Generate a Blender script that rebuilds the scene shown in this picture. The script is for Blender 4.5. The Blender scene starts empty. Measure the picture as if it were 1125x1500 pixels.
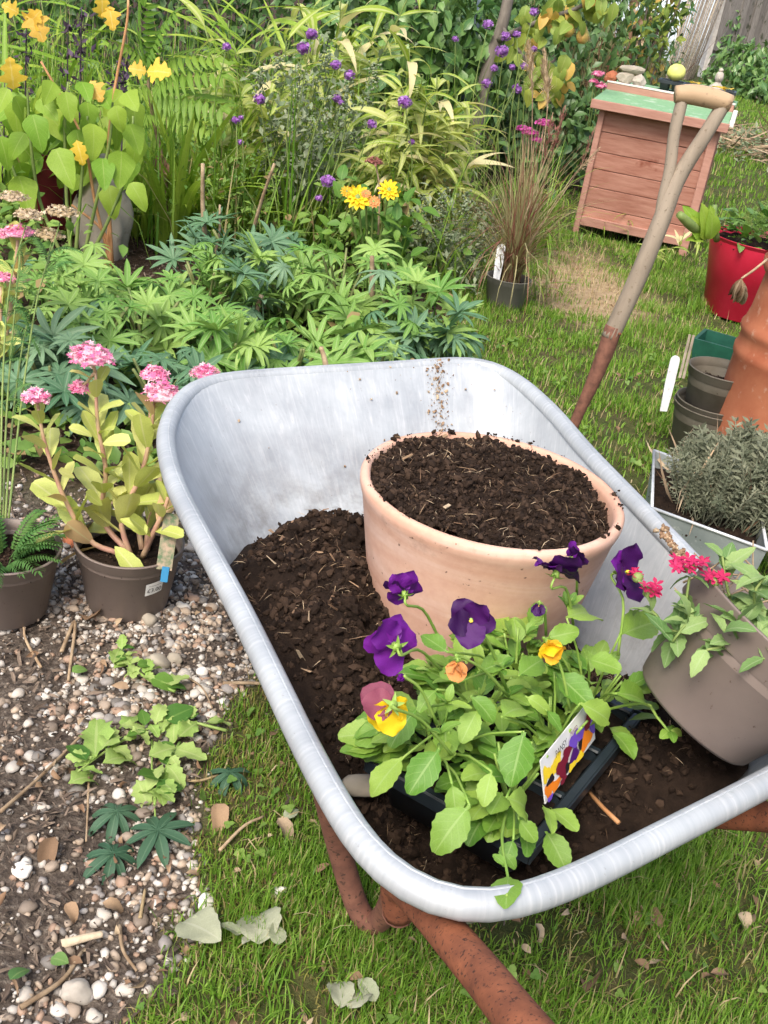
import bpy, bmesh, math, random
import numpy as np
from mathutils import Matrix, Vector, noise as mn

random.seed(7); rng = np.random.default_rng(7)
sc = bpy.context.scene
C = sc.collection
rad = math.radians

# ------------------------------------------------------------------ camera, sky, sun, exposure
CAM_H = 1.25; PITCH = 26.988; ROLL = 9.351; FPX = 1600.0
def _rot():
    a = rad(90-PITCH); r = rad(ROLL)
    rx = np.array([[1,0,0],[0,math.cos(a),-math.sin(a)],[0,math.sin(a),math.cos(a)]])
    rz = np.array([[math.cos(r),-math.sin(r),0],[math.sin(r),math.cos(r),0],[0,0,1]])
    return rx @ rz
CR = _rot(); CP = np.array([0,0,CAM_H])
cam = bpy.data.cameras.new('camera'); camo = bpy.data.objects.new('camera', cam); C.objects.link(camo)
cam.sensor_width = 36; cam.lens = FPX/1500*36; cam.clip_end = 400; cam.clip_start = 0.02
camo.matrix_world = Matrix.Translation(CP) @ Matrix(CR.tolist()).to_4x4()
sc.camera = camo

world = bpy.data.worlds.new('World'); sc.world = world; world.use_nodes = True
wn = world.node_tree.nodes; wl = world.node_tree.links
SUN_EL, SUN_AZ = 52, 200
sky = wn.new('ShaderNodeTexSky'); sky.sky_type = 'NISHITA'; sky.sun_disc = False
sky.sun_elevation = rad(SUN_EL); sky.sun_rotation = rad(SUN_AZ)
sky.air_density = 1.0; sky.dust_density = 5.0; sky.ozone_density = 1.0
bg = wn['Background']; bg.inputs['Strength'].default_value = 0.15
wl.new(sky.outputs[0], bg.inputs[0])
sun = bpy.data.lights.new('sun', 'SUN'); sun.energy = 1.6; sun.angle = rad(20); sun.color = (1, .95, .88)
suno = bpy.data.objects.new('sun', sun); C.objects.link(suno)
sd = Vector((math.sin(rad(SUN_AZ))*math.cos(rad(SUN_EL)), math.cos(rad(SUN_AZ))*math.cos(rad(SUN_EL)), math.sin(rad(SUN_EL))))
suno.rotation_euler = sd.to_track_quat('Z', 'Y').to_euler(); suno.location = (0,0,6)
vs = sc.view_settings; vs.view_transform = 'Standard'; vs.look = 'None'; vs.exposure = 0.88; vs.gamma = 1; vs.use_curve_mapping = False
sc.cycles.max_bounces = 8; sc.cycles.transparent_max_bounces = 4; sc.cycles.transmission_bounces = 4

# ------------------------------------------------------------------ survey: sight lines of the photograph met with a height, a distance
def ray(px, py): return CR @ np.array([(px-562.5)/FPX, -(py-750)/FPX, -1.0])
def P(px, py, z):
    d = ray(px, py); return CP + d*((z-CAM_H)/d[2])
def PY(px, py, y):
    d = ray(px, py); return CP + d*(y/d[1])
def D(px, py, dep): return CP + ray(px, py)*dep
def nrm(v): v = np.asarray(v, float); return v/max(1e-9, np.linalg.norm(v))

# ------------------------------------------------------------------ geometry kit: (V, loops, totals, lc, mat)
def geo(V, faces, lc=None, m=0):
    V = np.asarray(V, float).reshape(-1,3)
    L = np.array([i for f in faces for i in f], np.int32); T = np.array([len(f) for f in faces], np.int32)
    lc = np.zeros((len(V),3)) if lc is None else np.asarray(lc, float)
    return [V, L, T, lc, np.full(len(T), m, np.int32)]
def join(gs):
    gs = [g for g in gs if g is not None and len(g[0])]
    off = np.cumsum([0]+[len(g[0]) for g in gs[:-1]])
    return [np.concatenate([g[0] for g in gs]), np.concatenate([g[1]+o for g,o in zip(gs,off)]).astype(np.int32),
            np.concatenate([g[2] for g in gs]), np.concatenate([g[3] for g in gs]), np.concatenate([g[4] for g in gs])]
def xf(g, M=None, t=(0,0,0), rnd=None, m=None):
    V = g[0] if M is None else g[0] @ np.asarray(M).T
    lc = g[3].copy()
    if rnd is not None: lc[:,2] = rnd
    return [V+np.asarray(t), g[1], g[2], lc, g[4] if m is None else np.full(len(g[2]), m, np.int32)]
def tile(g, Ms, ts, rn):
    N = len(ts); nv = len(g[0])
    V = (np.einsum('nij,vj->nvi', Ms, g[0]) + np.asarray(ts)[:,None,:]).reshape(-1,3)
    L = (g[1][None,:] + (np.arange(N)*nv)[:,None]).reshape(-1).astype(np.int32)
    lc = np.tile(g[3], (N,1)); lc[:,2] = np.repeat(rn, nv)
    return [V, L, np.tile(g[2],N), lc, np.tile(g[4],N)]
def to_mesh(name, g, mats, smooth=True):
    V, L, T, lc, M = g
    me = bpy.data.meshes.new(name)
    me.vertices.add(len(V)); me.vertices.foreach_set('co', V.astype(np.float32).ravel())
    me.loops.add(len(L)); me.loops.foreach_set('vertex_index', L)
    me.polygons.add(len(T))
    me.polygons.foreach_set('loop_start', np.concatenate([[0], np.cumsum(T)[:-1]]).astype(np.int32))
    me.polygons.foreach_set('loop_total', T.astype(np.int32))
    me.polygons.foreach_set('use_smooth', np.full(len(T), smooth))
    for m in (mats if isinstance(mats,(list,tuple)) else [mats]): me.materials.append(m)
    me.polygons.foreach_set('material_index', M.astype(np.int32))
    a = me.attributes.new('lc', 'FLOAT_VECTOR', 'POINT'); a.data.foreach_set('vector', lc.astype(np.float32).ravel())
    me.update(calc_edges=True)
    return me
def tag(o, label=None, cat=None, group=None, kind=None):
    if label: o['label'] = label
    if cat: o['category'] = cat
    if group: o['group'] = group
    if kind: o['kind'] = kind
    return o
def obj(name, me, parent=None, M=None):
    o = bpy.data.objects.new(name, me); C.objects.link(o)
    if parent is not None: o.parent = parent
    if M is not None: o.matrix_basis = M
    return o
def build(name, g, mats, parent=None, smooth=True, local=False):
    # geometry in world coordinates; a part is moved into its thing's own frame
    if parent is not None and not local:
        off = np.array(WORLD.get(parent.name, (0,0,0))); g = [g[0]-off]+g[1:]
    o = obj(name, to_mesh(name, g, mats, smooth), parent)
    if parent is not None: WORLD[o.name] = WORLD.get(parent.name,(0,0,0)) if not local else (0,0,0)
    return o
WORLD = {}
def thing(name, label, cat, loc, group=None):
    o = obj(name, None); o.location = loc; o.empty_display_size = .05; WORLD[o.name] = tuple(loc)
    return tag(o, label, cat, group)
def solo(name, g, mats, label, cat, smooth=True, group=None, kind=None):
    return tag(build(name, g, mats, None, smooth), label, cat, group, kind)

def frame(y, up=(0,0,1)):
    y = nrm(y); x = np.cross(y, up)
    if np.linalg.norm(x) < 1e-4: x = np.cross(y, (1,0,0.2))
    x = nrm(x); z = np.cross(x, y)
    return np.stack([x,y,z], 1)
def m4(M3, t, s=1.0):
    m = Matrix(np.asarray(M3*s).tolist()).to_4x4(); m.translation = Vector(t); return m
def put(mesh, name, parent, base, y, up=(0,0,1), s=1.0, wide=1.0):
    F = frame(y, up)*np.array([s*wide, s, s])[None,:]
    off = np.array(WORLD.get(parent.name, (0,0,0))) if parent is not None else np.zeros(3)
    m = Matrix(F.tolist()).to_4x4(); m.translation = Vector(np.asarray(base)-off)
    o = obj(name, mesh, parent, m)
    return o
def hasht(i, j, k, s):
    n = (i*374761393 + j*668265263 + k*1274126177 + s*974634541) & 0x7fffffff
    n = ((n ^ (n >> 13))*1274126177) & 0x7fffffff
    return ((n ^ (n >> 16)) & 0xffff)/65535.0
def vnoise(p, f=1.0, s=0):
    p = np.asarray(p, float)*f
    if p.shape[1] == 2: p = np.concatenate([p, np.zeros((len(p),1))],1)
    i = np.floor(p).astype(np.int64); u = p-i; u = u*u*(3-2*u); r = 0
    for a in (0,1):
        for b in (0,1):
            for c in (0,1):
                w = (u[:,0] if a else 1-u[:,0])*(u[:,1] if b else 1-u[:,1])*(u[:,2] if c else 1-u[:,2])
                r = r + w*hasht(i[:,0]+a, i[:,1]+b, i[:,2]+c, s)
    return r*2-1
def fbm(p, f=1.0, o=4, s=0): return sum(vnoise(p, f*2**k, s+k)*.5**k for k in range(o))

def tube(pts, r, n=8, cap=True, closed=False, m=0):
    pts = np.asarray(pts, float); N = len(pts)
    rr = np.full(N, r) if np.isscalar(r) else np.interp(np.linspace(0,1,N), np.linspace(0,1,len(r)), r)
    V = []; lc = []
    up = np.array([0,0,1.0])
    for i in range(N):
        if closed: t = pts[(i+1)%N]-pts[i-1]
        else: t = pts[min(i+1,N-1)]-pts[max(i-1,0)]
        t = nrm(t)
        if i == 0:
            x = np.cross(t, up)
            if np.linalg.norm(x) < .1: x = np.cross(t, (1,0,0))
        else: x = xp - t*np.dot(xp, t)
        x = nrm(x); xp = x; y = np.cross(t, x)
        a = np.arange(n)/n*2*math.pi
        V.append(pts[i] + rr[i]*(np.cos(a)[:,None]*x + np.sin(a)[:,None]*y))
        lc.append(np.stack([np.full(n, i/max(1,N-1)), np.zeros(n)+.5, np.zeros(n)],1))
    V = np.concatenate(V); lc = np.concatenate(lc); F = []
    for i in range(N if closed else N-1):
        j = (i+1) % N
        for k in range(n): F.append((i*n+k, i*n+(k+1)%n, j*n+(k+1)%n, j*n+k))
    if cap and not closed: F.append(tuple(range(n))[::-1]); F.append(tuple((N-1)*n+k for k in range(n)))
    return geo(V, F, lc, m)
def curve(ctrl, n=12):   # Catmull-Rom through points
    c = np.asarray(ctrl, float); c = np.concatenate([[2*c[0]-c[1]], c, [2*c[-1]-c[-2]]]); out = []
    seg = len(c)-3
    for s in np.linspace(0, seg-1e-6, n):
        i = int(s); t = s-i; p0,p1,p2,p3 = c[i:i+4]
        out.append(.5*((2*p1)+(-p0+p2)*t+(2*p0-5*p1+4*p2-p3)*t*t+(-p0+3*p1-3*p2+p3)*t**3))
    return np.array(out)
def lathe(prof, n=48, closed=False, m=0):
    V = []; F = []; N = len(prof)
    for r, z in prof:
        a = np.arange(n)/n*2*math.pi; V.append(np.stack([r*np.cos(a), r*np.sin(a), np.full(n, z)],1))
    for i in range(N if closed else N-1):
        j = (i+1)%N
        for k in range(n): F.append((i*n+k, i*n+(k+1)%n, j*n+(k+1)%n, j*n+k))
    return geo(np.concatenate(V), F, None, m)
def plate(w, h, t):   # upright tag with rounded top
    o = [(-w/2*.75,-h/2),(w/2*.75,-h/2),(w/2,0),(w/2,h/2-w*.5)]+[(w/2*math.cos(a),h/2-w*.5+w/2*math.sin(a)) for a in np.linspace(.4,2.74,7)]+[(-w/2,h/2-w*.5),(-w/2,0)]
    n = len(o); return geo([(x,-t/2,z) for x,z in o]+[(x,t/2,z) for x,z in o],[tuple(range(n)),tuple(range(n,2*n))[::-1]]+[(k,k+n,(k+1)%n+n,(k+1)%n) for k in range(n)])
def disc(r, z, n=48):
    a = np.arange(n)/n*2*math.pi
    return geo(np.stack([r*np.cos(a), r*np.sin(a), np.full(n,z)],1), [tuple(range(n))])
def from_bm(bm):
    bm.verts.index_update()
    g = geo([v.co[:] for v in bm.verts], [[v.index for v in f.verts] for f in bm.faces]); bm.free(); return g
def cbox(sx, sy, sz, c=.003, cuts=0):
    bm = bmesh.new(); bmesh.ops.create_cube(bm, size=1)
    bmesh.ops.scale(bm, vec=(sx,sy,sz), verts=bm.verts)
    if c: bmesh.ops.bevel(bm, geom=bm.edges[:], offset=min(c, .45*min(sx,sy,sz)), segments=1, affect='EDGES')
    return from_bm(bm)
def ico(sub=1, amp=.25, sq=(1,1,1), f=1.6, seed=0):
    bm = bmesh.new(); bmesh.ops.create_icosphere(bm, subdivisions=sub, radius=1)
    for v in bm.verts:
        k = 1+amp*mn.noise(v.co*f+Vector((seed*7.3, seed*1.7, 3.1)))
        v.co = Vector((v.co.x*sq[0]*k, v.co.y*sq[1]*k, v.co.z*sq[2]*k))
    return from_bm(bm)
def rot_rand(N, flat=None):
    q = rng.normal(size=(N,4))
    if flat is not None: q[:,1:3] *= flat
    q /= np.linalg.norm(q,axis=1)[:,None]; w,x,y,z = q.T
    return np.stack([np.stack([1-2*(y*y+z*z),2*(x*y-z*w),2*(x*z+y*w)],1),np.stack([2*(x*y+z*w),1-2*(x*x+z*z),2*(y*z-x*w)],1),np.stack([2*(x*z-y*w),2*(y*z+x*w),1-2*(x*x+y*y)],1)],1)
def frames(ys, ups):
    ys = ys/np.linalg.norm(ys,axis=1)[:,None]; x = np.cross(ys, ups); x /= np.linalg.norm(x,axis=1)[:,None]+1e-9
    return np.stack([x, ys, np.cross(x, ys)], 2)

# ------------------------------------------------------------------ leaves
def prof_oval(t): return math.sin(math.pi*min(1,t**.75))**.8 if 0 < t < 1 else 0
def prof_heart(t): return (max(0,1-t)**.62)*min(1,(t*3.6+.12))**.75*1.2
def prof_lance(t): return (min(1,t*3.2)**.7)*(max(0,1-t)**.75)*1.3
def prof_strap(t): return (min(1,t*9)**.6)*(max(0,1-t)**.55)
def prof_obov(t): return (t**.75)*(max(0,1-t)**.35)*1.55 if t<1 else 0
def prof_pansy(t): return (.18+.9*math.sin(math.pi*min(1,max(0,(t-.08)/.95))**.85)) if .08<t<.985 else (.12 if t<=.08 else .15)
def leaf(L, W, prof, nu=6, nw=1, fold=.25, curl=.5, twist=0., teeth=0, wave=0., base=0., seed=0):
    """blade from the origin along +Y, face up +Z, drooping by curl"""
    V = []; lc = []; F = []; r = random.Random(seed); th = base; y = z = 0.0; ph = r.random()*6
    for i in range(nu+1):
        t = i/nu
        w = W/2*prof(min(.999, max(.001, t)))
        for j in range(-nw, nw+1):
            s = j/nw; ww = w
            if abs(s) == 1 and teeth: ww *= 1 - teeth*(i % 2)
            tw = twist*t
            x = s*ww; h = abs(s)*ww*fold + wave*W*math.sin(t*11+ph+s*2)*abs(s)
            V.append((x*math.cos(tw), y - h*math.sin(th), z + h*math.cos(th) + x*math.sin(tw))); lc.append((t, s, 0))
        th -= curl/nu; y += L/nu*math.cos(th); z += L/nu*math.sin(th)
    k = 2*nw+1
    for i in range(nu):
        for j in range(k-1): F.append((i*k+j, i*k+j+1, (i+1)*k+j+1, (i+1)*k+j))
    return geo(V, F, lc)
def palmate(n=9, L=.1, W=.022, droop=.6, cone=.25, seed=0, spread=330):
    r = random.Random(seed); gs = []
    for k in range(n):
        a = rad(-spread/2 + spread*k/(n-1)) + r.uniform(-.08,.08)
        l = L*(1-.3*abs(k-(n-1)/2)/((n-1)/2))*r.uniform(.9,1.08)
        g = leaf(l, W*r.uniform(.85,1.15), prof_obov if False else prof_lance_w, 5, 1, .45, droop*r.uniform(.5,1.4), 0, 0, 0, cone*r.uniform(.3,1.6), k+seed)
        y = np.array([math.sin(a), math.cos(a), 0])
        gs.append(xf(g, frame(y)))
    gs.append(xf(ico(1,0,(.004,.004,.003)), None, (0,0,.001)))
    return join(gs)
def prof_lance_w(t): return (.18+min(1,t*1.9)**.9*.95)*(max(0,1-t)**.5)*1.25
def pinnate(n=11, L=.3, l=.08, w=.016, droop=.8, seed=0):
    r = random.Random(seed); gs = []
    th = .35; p = np.array([0,0,0.]); pts = [p.copy()]
    for k in range(n):
        th -= droop/n; p = p + L/n*np.array([0, math.cos(th), math.sin(th)]); pts.append(p.copy())
        q = 1-.55*abs(k/n-.35)
        for s in (-1,1):
            y = np.array([s*1.0, .35+.4*k/n, -.35+r.uniform(-.15,.15)])
            gs.append(xf(leaf(l*q*r.uniform(.85,1.1), w, prof_lance, 4, 1, .3, .5, 0,0,0,0,k), frame(y), p))
    gs.append(xf(leaf(l*.7, w, prof_lance, 4, 1, .3, .3), frame((0,math.cos(th),math.sin(th))), p))
    gs.append(tube(pts, [.0025,.001], 4))
    return join(gs)
def oakleaf(s=.1, seed=0):
    r = random.Random(seed)
    pr = [(.06,.12),(.16,.5),(.24,.32),(.34,.85),(.46,1.0),(.52,.5),(.6,.45),(.7,.75),(.78,.6),(.84,.3),(.93,.33),(1,.02)]
    V = [(0,0,0)]; lc = [(0,0,0)]
    for t,w in pr:
        for j in (-1,0,1): V.append((j*w*s*.5, t*s, abs(j)*.1*w*s - .25*s*t*t + r.uniform(-.02,.02)*s)); lc.append((t,j,0))
    F = [(0,3,2),(0,2,1)]
    for i in range(len(pr)-1):
        a = 1+i*3; F += [(a,a+1,a+4,a+3),(a+1,a+2,a+5,a+4)]
    return geo(V,F,lc)

# ------------------------------------------------------------------ materials
def nt(name):
    m = bpy.data.materials.new(name); m.use_nodes = True; n = m.node_tree.nodes; l = m.node_tree.links
    return m, n, l, n['Principled BSDF'], n['Material Output']
def N(n, t, **kw):
    o = n.new(t)
    for k, v in kw.items():
        if k == 'op': o.operation = v
        elif isinstance(k,str) and hasattr(o, k): setattr(o, k, v)
    return o
def mixc(n, l, f, a, b, mode='MIX'):
    o = n.new('ShaderNodeMix'); o.data_type = 'RGBA'; o.blend_type = mode
    for i, v in ((0,f),(6,a),(7,b)):
        if hasattr(v,'links'): l.new(v, o.inputs[i])
        elif i == 0: o.inputs[0].default_value = v
        else: o.inputs[i].default_value = (*v,1) if len(v)==3 else v
    return o.outputs[2]
def mth(n, l, op, a, b=0.0, c=None, clamp=False):
    o = n.new('ShaderNodeMath'); o.operation = op; o.use_clamp = clamp
    for i, v in enumerate((a,b,c)):
        if v is None: continue
        if hasattr(v,'links'): l.new(v, o.inputs[i])
        else: o.inputs[i].default_value = v
    return o.outputs[0]
def tex(n, l, scale, detail=4, rough=.55, coord='Object', stretch=None, kind='noise', dist=0):
    tc = n.new('ShaderNodeTexCoord'); out = tc.outputs[coord]
    if stretch:
        mp = n.new('ShaderNodeMapping'); mp.inputs['Scale'].default_value = stretch[:3]
        if len(stretch) > 3: mp.inputs['Rotation'].default_value = stretch[3]
        l.new(out, mp.inputs[0]); out = mp.outputs[0]
    if kind == 'noise':
        t = n.new('ShaderNodeTexNoise'); t.inputs['Detail'].default_value = detail; t.inputs['Roughness'].default_value = rough
        t.inputs['Distortion'].default_value = dist
    else:
        t = n.new('ShaderNodeTexVoronoi')
    t.inputs['Scale'].default_value = scale; l.new(out, t.inputs['Vector'])
    return t
def ramp(n, l, fac, stops, interp='LINEAR'):
    r = n.new('ShaderNodeValToRGB'); cr = r.color_ramp; cr.interpolation = interp
    while len(cr.elements) < len(stops): cr.elements.new(.5)
    for e,(p,c) in zip(cr.elements, stops): e.position = p; e.color = (*c,1) if len(c)==3 else c
    l.new(fac, r.inputs[0]); return r.outputs[0]
def bump(n, l, b, h, strength=.3, dist=.002):
    o = n.new('ShaderNodeBump'); o.inputs['Strength'].default_value = strength; o.inputs['Distance'].default_value = dist
    l.new(h, o.inputs['Height']); l.new(o.outputs[0], b.inputs['Normal'])
def mat_leaf(name, c1, c2, rib=None, ribw=.12, veins=0, trans=.35, rough=.5, spec=.3, c3=None, c3amt=.0, patch=None, tip=None):
    m, n, l, b, out = nt(name)
    oi = n.new('ShaderNodeObjectInfo'); at = n.new('ShaderNodeAttribute'); at.attribute_name = 'lc'
    sp = n.new('ShaderNodeSeparateXYZ'); l.new(at.outputs['Vector'], sp.inputs[0])
    rn = mth(n,l,'FRACT', mth(n,l,'ADD', oi.outputs['Random'], sp.outputs[2]))
    col = mixc(n,l, rn, c1, c2)
    tx = tex(n,l, 45, 3)
    col = mixc(n,l, .35, col, ramp(n,l,tx.outputs[0],[(.3,(.35,.35,.35)),(.7,(.65,.65,.65))]), 'OVERLAY')
    if c3:
        sel = mth(n,l,'GREATER_THAN', mth(n,l,'FRACT', mth(n,l,'MULTIPLY', rn, 7.31)), 1-c3amt)
        col = mixc(n,l, sel, col, c3)
    ay = mth(n,l,'ABSOLUTE', sp.outputs[1])
    if tip: col = mixc(n,l, mth(n,l,'MULTIPLY', mth(n,l,'POWER', sp.outputs[0], 3.0), .8), col, tip)
    if patch:
        t2 = tex(n,l, 14, 2); col = mixc(n,l, ramp(n,l,t2.outputs[0],[(.52,(0,0,0)),(.64,(1,1,1))]), col, patch)
    if rib:
        k = mth(n,l,'LESS_THAN', ay, ribw)
        k2 = mth(n,l,'MULTIPLY', k, .45)
        if veins:
            s = mth(n,l,'FRACT', mth(n,l,'SUBTRACT', mth(n,l,'MULTIPLY', sp.outputs[0], veins), mth(n,l,'MULTIPLY', ay, veins*.28)))
            v = mth(n,l,'MULTIPLY', mth(n,l,'LESS_THAN', s, .12), .17)
            k2 = mth(n,l,'MAXIMUM', k2, v)
        col = mixc(n,l, k2, col, rib)
    l.new(col, b.inputs['Base Color']); b.inputs['Roughness'].default_value = rough; b.inputs['Specular IOR Level'].default_value = spec
    tb = tex(n,l, 120, 2); bump(n,l,b,tb.outputs[0],.25,.002)
    if trans:
        tr = n.new('ShaderNodeBsdfTranslucent'); l.new(mixc(n,l,.5,col,mixc(n,l,1.0,col,(1.0,1.0,.35),'MULTIPLY')), tr.inputs[0])
        ad = n.new('ShaderNodeMixShader'); ad.inputs[0].default_value = trans
        l.new(b.outputs[0], ad.inputs[1]); l.new(tr.outputs[0], ad.inputs[2]); l.new(ad.outputs[0], out.inputs[0])
    return m
def mat_mott(name, c1, c2, scale=20, rough=.6, metal=0, bmp=.2, stretch=None, spec=.4, lo=.35, hi=.65, c3=None, s3=60, t3=(.6,.7), detail=5, bdist=.002, obrand=0):
    m, n, l, b, out = nt(name)
    t = tex(n,l,scale,detail,.6,'Object',stretch)
    col = ramp(n,l,t.outputs[0],[(lo,c1),(hi,c2)])
    if c3:
        t2 = tex(n,l,s3,4,.6); col = mixc(n,l, ramp(n,l,t2.outputs[0],[(t3[0],(0,0,0)),(t3[1],(1,1,1))]), col, c3)
    if obrand:
        oi = n.new('ShaderNodeObjectInfo'); at = n.new('ShaderNodeAttribute'); at.attribute_name='lc'
        sp = n.new('ShaderNodeSeparateXYZ'); l.new(at.outputs['Vector'], sp.inputs[0])
        rn = mth(n,l,'FRACT', mth(n,l,'ADD', oi.outputs['Random'], sp.outputs[2]))
        v = mth(n,l,'ADD', mth(n,l,'MULTIPLY', rn, obrand), 1-obrand/2)
        hs = n.new('ShaderNodeHueSaturation'); l.new(v, hs.inputs['Value']); l.new(col, hs.inputs['Color']); col = hs.outputs[0]
    l.new(col, b.inputs['Base Color']); b.inputs['Roughness'].default_value = rough; b.inputs['Metallic'].default_value = metal
    b.inputs['Specular IOR Level'].default_value = spec
    if bmp: bump(n,l,b,t.outputs[0],bmp,bdist)
    return m
def mat_pick(name, stops, rough=.8, mott=30, bmp=.3, spec=.3, trans=0):   # each piece its own colour from a list
    m, n, l, b, out = nt(name)
    oi = n.new('ShaderNodeObjectInfo'); at = n.new('ShaderNodeAttribute'); at.attribute_name='lc'
    sp = n.new('ShaderNodeSeparateXYZ'); l.new(at.outputs['Vector'], sp.inputs[0])
    rn = mth(n,l,'FRACT', mth(n,l,'ADD', oi.outputs['Random'], sp.outputs[2]))
    k = len(stops); col = ramp(n,l,rn,[(i/k,c) for i,c in enumerate(stops)],'CONSTANT' if k>6 else 'LINEAR')
    t = tex(n,l,mott,4,.6)
    col = mixc(n,l,.5,col,ramp(n,l,t.outputs[0],[(.3,(.3,.3,.3)),(.7,(.7,.7,.7))]),'OVERLAY')
    l.new(col,b.inputs['Base Color']); b.inputs['Roughness'].default_value = rough; b.inputs['Specular IOR Level'].default_value = spec
    bump(n,l,b,t.outputs[0],bmp,.002)
    if trans:
        tr = n.new('ShaderNodeBsdfTranslucent'); l.new(col, tr.inputs[0]); ad = n.new('ShaderNodeMixShader'); ad.inputs[0].default_value = trans
        l.new(b.outputs[0], ad.inputs[1]); l.new(tr.outputs[0], ad.inputs[2]); l.new(ad.outputs[0], out.inputs[0])
    return m

M = {}
# leaves
M['pansy'] = mat_leaf('pansy leaf', (.105,.255,.028), (.30,.45,.075), (.36,.50,.18), .06, 6, .28, .36, .45)
M['pansy_stem'] = mat_mott('pansy stem', (.18,.32,.05), (.26,.38,.08), 30, .45)
M['sedum'] = mat_leaf('sedum leaf', (.46,.54,.12), (.62,.62,.22), (.64,.64,.34), .08, 0, .25, .45, .4, (.60,.42,.22), .10)
M['sedum_stem'] = mat_mott('sedum stem', (.42,.22,.17), (.50,.36,.22), 25, .5)
M['salvia'] = mat_leaf('golden leaf', (.17,.34,.03), (.32,.45,.055), (.38,.50,.13), .05, 7, .4, .5, .3)
M['lupin'] = mat_leaf('lupin leaf', (.13,.29,.055), (.29,.44,.11), (.40,.52,.24), .13, 0, .3, .5, .3)
M['lupin_blue'] = mat_leaf('bluish lupin leaf', (.075,.18,.085), (.16,.27,.15), (.27,.37,.24), .13, 0, .2, .5, .35)
M['lupin_stem'] = mat_mott('lupin stem', (.12,.18,.05), (.20,.20,.08), 20, .6)
M['bamboo'] = mat_leaf('variegated strap leaf', (.30,.42,.05), (.55,.58,.20), (.70,.70,.38), .3, 0, .4, .45, .3, (.70,.62,.36), .15)
M['crocosmia'] = mat_leaf('green strap leaf', (.20,.36,.035), (.36,.48,.07), (.42,.52,.12), .1, 0, .4, .45, .3)
M['hedge'] = mat_leaf('dark hedge leaf', (.04,.10,.028), (.11,.20,.06), None, .1, 0, .2, .4, .4)
M['camellia'] = mat_leaf('broad shrub leaf', (.06,.15,.04), (.16,.28,.07), (.25,.35,.12), .1, 0, .2, .35, .5)
M['fern'] = mat_leaf('sumac leaf', (.12,.25,.03), (.26,.40,.06), (.3,.4,.1), .15, 0, .4, .5, .3)
M['oak'] = mat_leaf('yellow lobed leaf', (.72,.50,.05), (.78,.46,.10), (.8,.65,.25), .08, 6, .35, .5, .3)
M['silver'] = mat_leaf('grey green leaf', (.16,.22,.12), (.30,.34,.22), None, .1, 0, .2, .7, .2)
M['under'] = mat_leaf('low leaf', (.10,.21,.04), (.23,.35,.075), None, .1, 0, .3, .5, .3, (.30,.22,.10), .08)
M['dahlia'] = mat_leaf('dahlia leaf', (.07,.18,.03), (.15,.28,.04), (.2,.34,.08), .08, 0, .3, .5, .3)
M['thyme'] = mat_leaf('grey thyme leaf', (.115,.135,.085), (.25,.26,.18), None, .1, 0, .15, .7, .2)
M['moss'] = mat_leaf('brownish moss', (.16,.17,.035), (.30,.25,.09), None, .1, 0, .2, .8, .1, (.22,.15,.08), .25)
M['verb'] = mat_leaf('trailing verbena leaf', (.11,.22,.065), (.30,.42,.15), (.36,.46,.24), .1, 6, .25, .6, .25)
M['yarrow'] = mat_leaf('feathery leaf', (.06,.16,.04), (.13,.25,.06), None, .1, 0, .25, .6, .25)
M['grassy'] = mat_leaf('grass blade', (.095,.23,.018), (.27,.43,.065), None, .1, 0, .4, .45, .3, (.40,.34,.16), .12, None, None)
M['straw'] = mat_leaf('dry grass blade', (.45,.34,.18), (.55,.45,.27), None, .1, 0, .3, .6, .3)
M['tuft'] = mat_leaf('ornamental grass blade', (.27,.23,.11), (.38,.36,.18), None, .1, 0, .3, .6, .3, (.26,.11,.08), .34)
M['pear'] = mat_leaf('pear leaf', (.30,.36,.06), (.20,.30,.06), (.4,.44,.15), .07, 0, .35, .5, .3, (.6,.4,.1), .15)
M['deadleaf'] = mat_pick('dead leaf', [(.14,.085,.05),(.30,.20,.12),(.42,.33,.22),(.20,.12,.07)], .8, 60)
M['paleleaf'] = mat_leaf('pale cut leaf', (.26,.30,.18), (.36,.37,.27), (.45,.46,.35), .06, 7, .15, .7, .2)
M['cutgreen'] = mat_leaf('wilted green leaf', (.26,.42,.09), (.38,.50,.16), (.5,.58,.25), .08, 6, .3, .55, .3)
M['darkcut'] = mat_leaf('cut dark lupin leaf', (.03,.085,.045), (.07,.135,.075), (.12,.20,.12), .1, 0, .1, .55, .3)
# flowers
M['purple'] = mat_leaf('purple petal', (.095,.006,.17), (.155,.012,.25), None, .1, 0, .12, .5, .3)
M['deep'] = mat_leaf('deep purple petal', (.026,.002,.050), (.055,.005,.095), None, .1, 0, .06, .5, .3, patch=None)
M['mauve'] = mat_leaf('mauve petal', (.20,.045,.085), (.27,.07,.11), None, .1, 0, .25, .5, .3)
M['yellow'] = mat_leaf('yellow petal', (.85,.58,.01), (.88,.66,.03), None, .1, 0, .3, .5, .3)
M['orange'] = mat_leaf('orange petal', (.80,.42,.02), (.85,.52,.06), None, .1, 0, .3, .5, .3)
M['wither'] = mat_leaf('withered petal', (.62,.26,.08), (.70,.36,.15), None, .1, 0, .2, .6, .3)
M['crimson'] = mat_leaf('crimson petal', (.42,.012,.07), (.55,.03,.13), None, .1, 0, .25, .5, .3)
M['pink'] = mat_pick('pink floret', [(.72,.16,.36),(.80,.30,.48),(.70,.12,.30),(.86,.55,.62)], .6, 100, .1, .3, .2)
M['magenta'] = mat_pick('magenta floret', [(.50,.06,.30),(.62,.12,.40),(.45,.04,.24)], .6, 100, .1, .3, .2)
M['seedhead'] = mat_pick('beige seed', [(.42,.32,.20),(.55,.45,.32),(.32,.24,.13)], .8, 100)
M['verbflower'] = mat_pick('violet floret', [(.32,.13,.46),(.46,.24,.60),(.25,.08,.34)], .6, 100, .1, .3, .2)
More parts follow.
